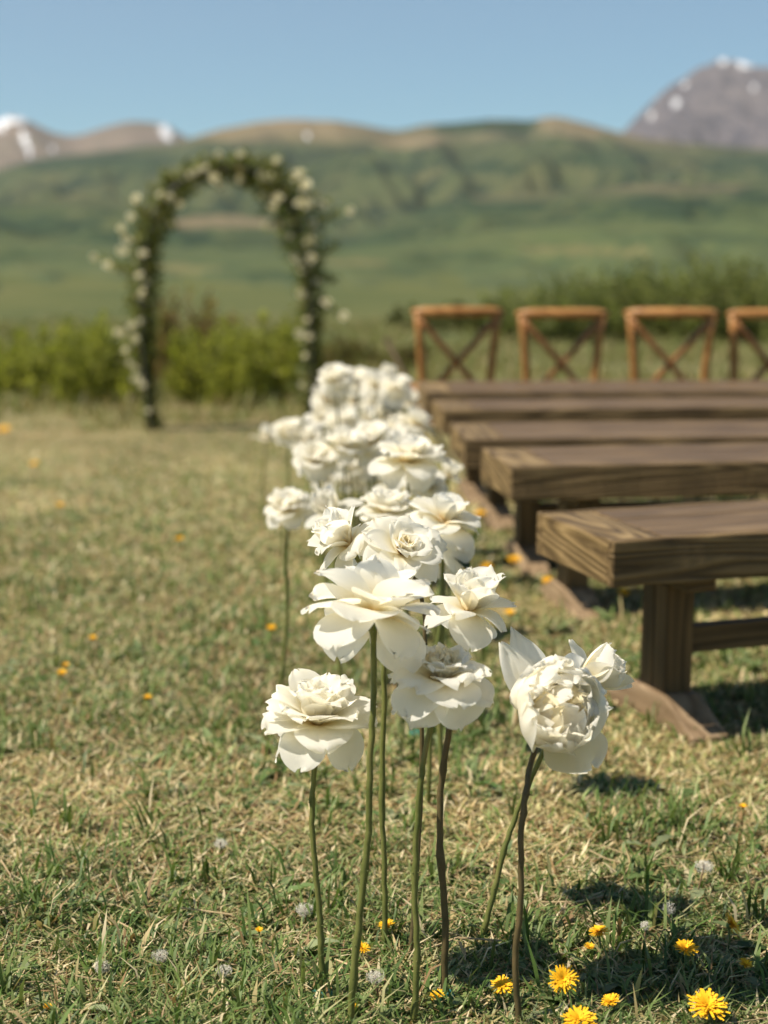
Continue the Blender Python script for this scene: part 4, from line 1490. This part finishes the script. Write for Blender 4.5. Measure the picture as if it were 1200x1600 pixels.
    for s in range(4):
        jr = random.Random(500 + s)
        pet = ring_petals([(4, .5, .5, 0, -8, 1.4, 0, .04, 1), (5, .9, .8, 20, 30, 1.0, .2, .08, 0), (6, 1.0, .9, 50, 85, .6, .2, .08, 0)], 1.0, jr, True)
        Vs, Fs, Cs, b = [], [], [], 0
        for (V_, F_, C_, az, mt) in pet:
            c, s_ = math.cos(az), math.sin(az)
            W_ = V_.copy(); W_[:, 0] = V_[:, 0] * c - V_[:, 1] * s_; W_[:, 1] = V_[:, 0] * s_ + V_[:, 1] * c
            Vs.append(W_); Fs.append(F_ + b); Cs.append(C_); b += len(V_)
        me = np_mesh('flower', np.concatenate(Vs), np.concatenate(Fs), np.concatenate(Cs), True)
        me.materials.append(M_ARCHFL)
        shapes.append(me)
    FL = [(150, 403, 15), (173, 414, 15), (217, 312, 17), (210, 340, 15), (195, 358, 14), (203, 375, 18), (192, 392, 15), (228, 397, 16), (200, 395, 12), (230, 440, 15), (222, 430, 14), (222, 462, 14), (228, 455, 12),
          (268, 310, 16), (285, 321, 14), (312, 268, 16), (325, 264, 14), (337, 280, 18), (344, 243, 14), (378, 243, 14), (300, 275, 13), (410, 275, 16), (422, 278, 15), (437, 313, 22), (428, 325, 17), (412, 308, 14), (376, 282, 14), (345, 290, 12),
          (462, 278, 18), (470, 272, 16), (480, 292, 22), (476, 300, 18), (482, 320, 22), (470, 318, 16), (503, 322, 18), (435, 252, 14), (548, 331, 15), (457, 345, 16), (484, 378, 24), (478, 385, 20), (461, 404, 17), (488, 404, 18), (474, 420, 17), (470, 412, 15),
          (472, 458, 15), (511, 472, 17), (538, 493, 16), (470, 520, 16), (485, 525, 14), (480, 500, 12), (224, 500, 12), (188, 518, 13), (197, 520, 14), (210, 508, 14), (216, 528, 14), (203, 545, 14), (205, 565, 12), (215, 575, 13), (222, 590, 12), (226, 600, 14), (214, 590, 11), (235, 640, 10),
          (495, 440, 12), (455, 370, 13), (490, 350, 15), (255, 305, 12), (478, 555, 11), (472, 600, 10)]
    for i, (x, y, w) in enumerate(FL):
        p = lp(x, y)
        o = link('flower', shapes[i % 4], root)
        s = w * 0.92 / sc * .5
        o.scale = (s, s, s)
        o.location = p + Vector((0, -.10 - .07 * r.random(), 0))
        ax = Vector((r.gauss(0, .4), -1, .5 + r.gauss(0, .3))).normalized()
        o.rotation_mode = 'QUATERNION'
        o.rotation_quaternion = Vector((0, 0, 1)).rotation_difference(ax)
    return root


arch()


# ------------------------------------------------------------------ shrubs
def shrub(label, px, py_base, dist, width, height, pal, nleaf, seed, leaf=(.05, .02), twigs=44, cat='shrub', upright=1.4):
    r = np.random.default_rng(seed)
    p = at_y(px, py_base, dist)
    g = float(gz(p.x, dist))
    root = empty('willow_shrub', (p.x, dist, g))
    tag(root, label, cat, 'shrubs behind the ceremony meadow')
    mb = MB()
    stems = []
    for i in range(twigs):
        a = r.random() * 6.28; rr = width * .5 * r.random() ** .5
        hh = height * (0.45 + 0.75 * r.random()) * (1 - 0.30 * (rr / (width * .5)) ** 2)
        sp_ = .62 + .25 * r.random()
        b = Vector((math.cos(a) * rr * sp_, math.sin(a) * rr * sp_, -.03))
        top = Vector((math.cos(a) * rr * 1.1 + r.normal() * .05, math.sin(a) * rr + r.normal() * .05, hh))
        m = b.lerp(top, .5) + Vector((math.cos(a) * rr * .06, math.sin(a) * rr * .05, 0))
        mb.tube([b, m, top], [.006 * height + .002, .004 * height + .001, .0015], 4)
        stems.append((b, m, top))
    st_ = link('stems', mb.mesh('stems'), root, M_TWIG, True)
    k = r.integers(0, len(stems), nleaf)
    t = .10 + .94 * r.random(nleaf) ** .8
    B = np.array([[tuple(q) for q in s] for s in stems])
    S = B[k]
    tt = t[:, None]
    c = np.where(tt < .5, S[:, 0] + (S[:, 1] - S[:, 0]) * tt * 2, S[:, 1] + (S[:, 2] - S[:, 1]) * (tt * 2 - 1))
    spread = (.022 + .03 * width * (1.1 - t))[:, None]
    c = c + r.normal(size=(nleaf, 3)) * spread * [1, 1, .8]
    c[:, 2] = np.abs(c[:, 2])
    d = r.normal(size=(nleaf, 3)); d[:, 2] = np.abs(d[:, 2]) * (1 + upright); d /= np.linalg.norm(d, axis=1)[:, None]
    u = np.cross(d, r.normal(size=(nleaf, 3))); u /= np.linalg.norm(u, axis=1)[:, None]
    L = (leaf[0] * (.6 + .8 * r.random(nleaf)))[:, None]; W = (leaf[1] * (.6 + .8 * r.random(nleaf)))[:, None]
    V = np.stack([c, c + d * L * .5 + u * W, c + d * L, c + d * L * .5 - u * W], 1).reshape(-1, 3)
    Fq = np.arange(nleaf * 4).reshape(-1, 4)
    pal = np.array(pal)
    col = pal[r.integers(0, len(pal), nleaf)] * (.8 + .4 * r.random((nleaf, 1)))
    o = link('crown', np_mesh('crown', V, Fq, np.repeat(col, 4, 0)), root, M_SHRUB)
    o['kind'] = 'stuff'
    st_['kind'] = 'stuff'
    return root


YG = [(0.30, 0.315, 0.055), (0.26, 0.28, 0.05), (0.34, 0.335, 0.08), (0.25, 0.26, 0.06)]
RD = [(0.24, 0.15, 0.075), (0.21, 0.175, 0.06), (0.20, 0.21, 0.055), (0.26, 0.17, 0.09)]
DG = [(0.19, 0.215, 0.07), (0.22, 0.235, 0.08), (0.16, 0.185, 0.06), (0.24, 0.25, 0.10)]
TN = [(0.20, 0.15, 0.07), (0.15, 0.13, 0.05), (0.12, 0.13, 0.035)]
shrub('low yellow green shrub at the left edge of the meadow', 20, 628, 15.6, 1.0, .50, YG, 3600, 1)
shrub('yellow green shrub just left of the arch', 140, 628, 15.2, 1.0, .68, YG, 4400, 2)
shrub('russet tipped shrub seen through the left half of the arch', 290, 622, 16.4, 1.0, .90, RD, 3400, 3)
shrub('bright yellow green shrub in the middle of the arch opening', 350, 628, 15.0, .9, .62, YG, 4000, 4)
shrub('yellow green shrub at the right leg of the arch', 425, 624, 15.5, .95, .66, YG, 4000, 5)
shrub('small low yellow green shrub between the left edge and the arch', 75, 626, 16.6, 1.1, .60, YG, 3600, 6)
shrub('low tan weeds right of the arch behind the far roses', 560, 585, 19.0, 1.5, .32, TN, 3000, 7)
shrub('loose green bush behind the second chair', 865, 540, 26, 2.0, .80, DG, 3600, 8, (.09, .035), twigs=150)
shrub('loose green bush between the second and third chair', 955, 535, 28, 2.3, 1.0, DG, 4400, 9, (.09, .035), twigs=150)
shrub('tall green bush behind the third chair', 1075, 535, 27, 2.8, 1.1, DG, 6000, 10, (.09, .035), twigs=150)
shrub('tall green bush at the right edge behind the fourth chair', 1185, 535, 26, 2.8, 1.15, DG, 6000, 11, (.09, .035), twigs=150)
shrub('low olive bush behind the first chair', 730, 530, 30, 2.6, .45, [(0.12, 0.135, 0.05), (0.15, 0.15, 0.06)], 3500, 12, (.08, .035))

# a thin stake leaning left of the chairs
pb = at_y(634, 588, 9.2); pt = at_y(603, 530, 9.2)
g = float(gz(pb.x, 9.2))
d = (pt - pb).normalized()
foot = pb + d * ((g - pb.z) / d.z)
st = empty('leaning_stake', (foot.x, foot.y, g))
tag(st, 'thin dark wooden stake leaning left beside the first chair', 'stake')
mb = MB(); mb.tube([-d * .03, (pt - foot) * .5, (pt - foot)], [.013, .012, .011], 8)
link('pole', mb.mesh('pole'), st, M_TWIG, True)
mb = MB(); mb.tube([(pt - foot) - d * .02, (pt - foot), (pt - foot) + d * .012], [.013, .015, .006], 8)
link('cap', mb.mesh('cap'), st, M_TWIG, True)

# ------------------------------------------------------------------ the air
def haze_box():
    bm = bmesh.new()
    bmesh.ops.create_cube(bm, size=1.0)
    x0, x1, y0, y1, z0, z1 = -21000, 21000, -11500, 13500, -2.2, 1900
    for v in bm.verts:
        v.co = Vector((x0 if v.co.x < 0 else x1, y0 if v.co.y < 0 else y1, z0 if v.co.z < 0 else z1))
    me = bpy.data.meshes.new('haze')
    bm.to_mesh(me); bm.free()
    m = bpy.data.materials.new('haze_air')
    m.use_nodes = True
    nt = m.node_tree
    nt.nodes.clear()
    out = nt.nodes.new('ShaderNodeOutputMaterial')
    pv = nt.nodes.new('ShaderNodeVolumePrincipled')
    pv.inputs['Color'].default_value = (0.90, 0.92, 0.98, 1)
    pv.inputs['Density'].default_value = 0.00003
    pv.inputs['Anisotropy'].default_value = 0.2
    nt.links.new(pv.outputs[0], out.inputs['Volume'])
    o = link('haze', me, None, m)
    tag(o, 'thin blue summer haze over the distant hills', 'haze', kind='stuff')


haze_box()
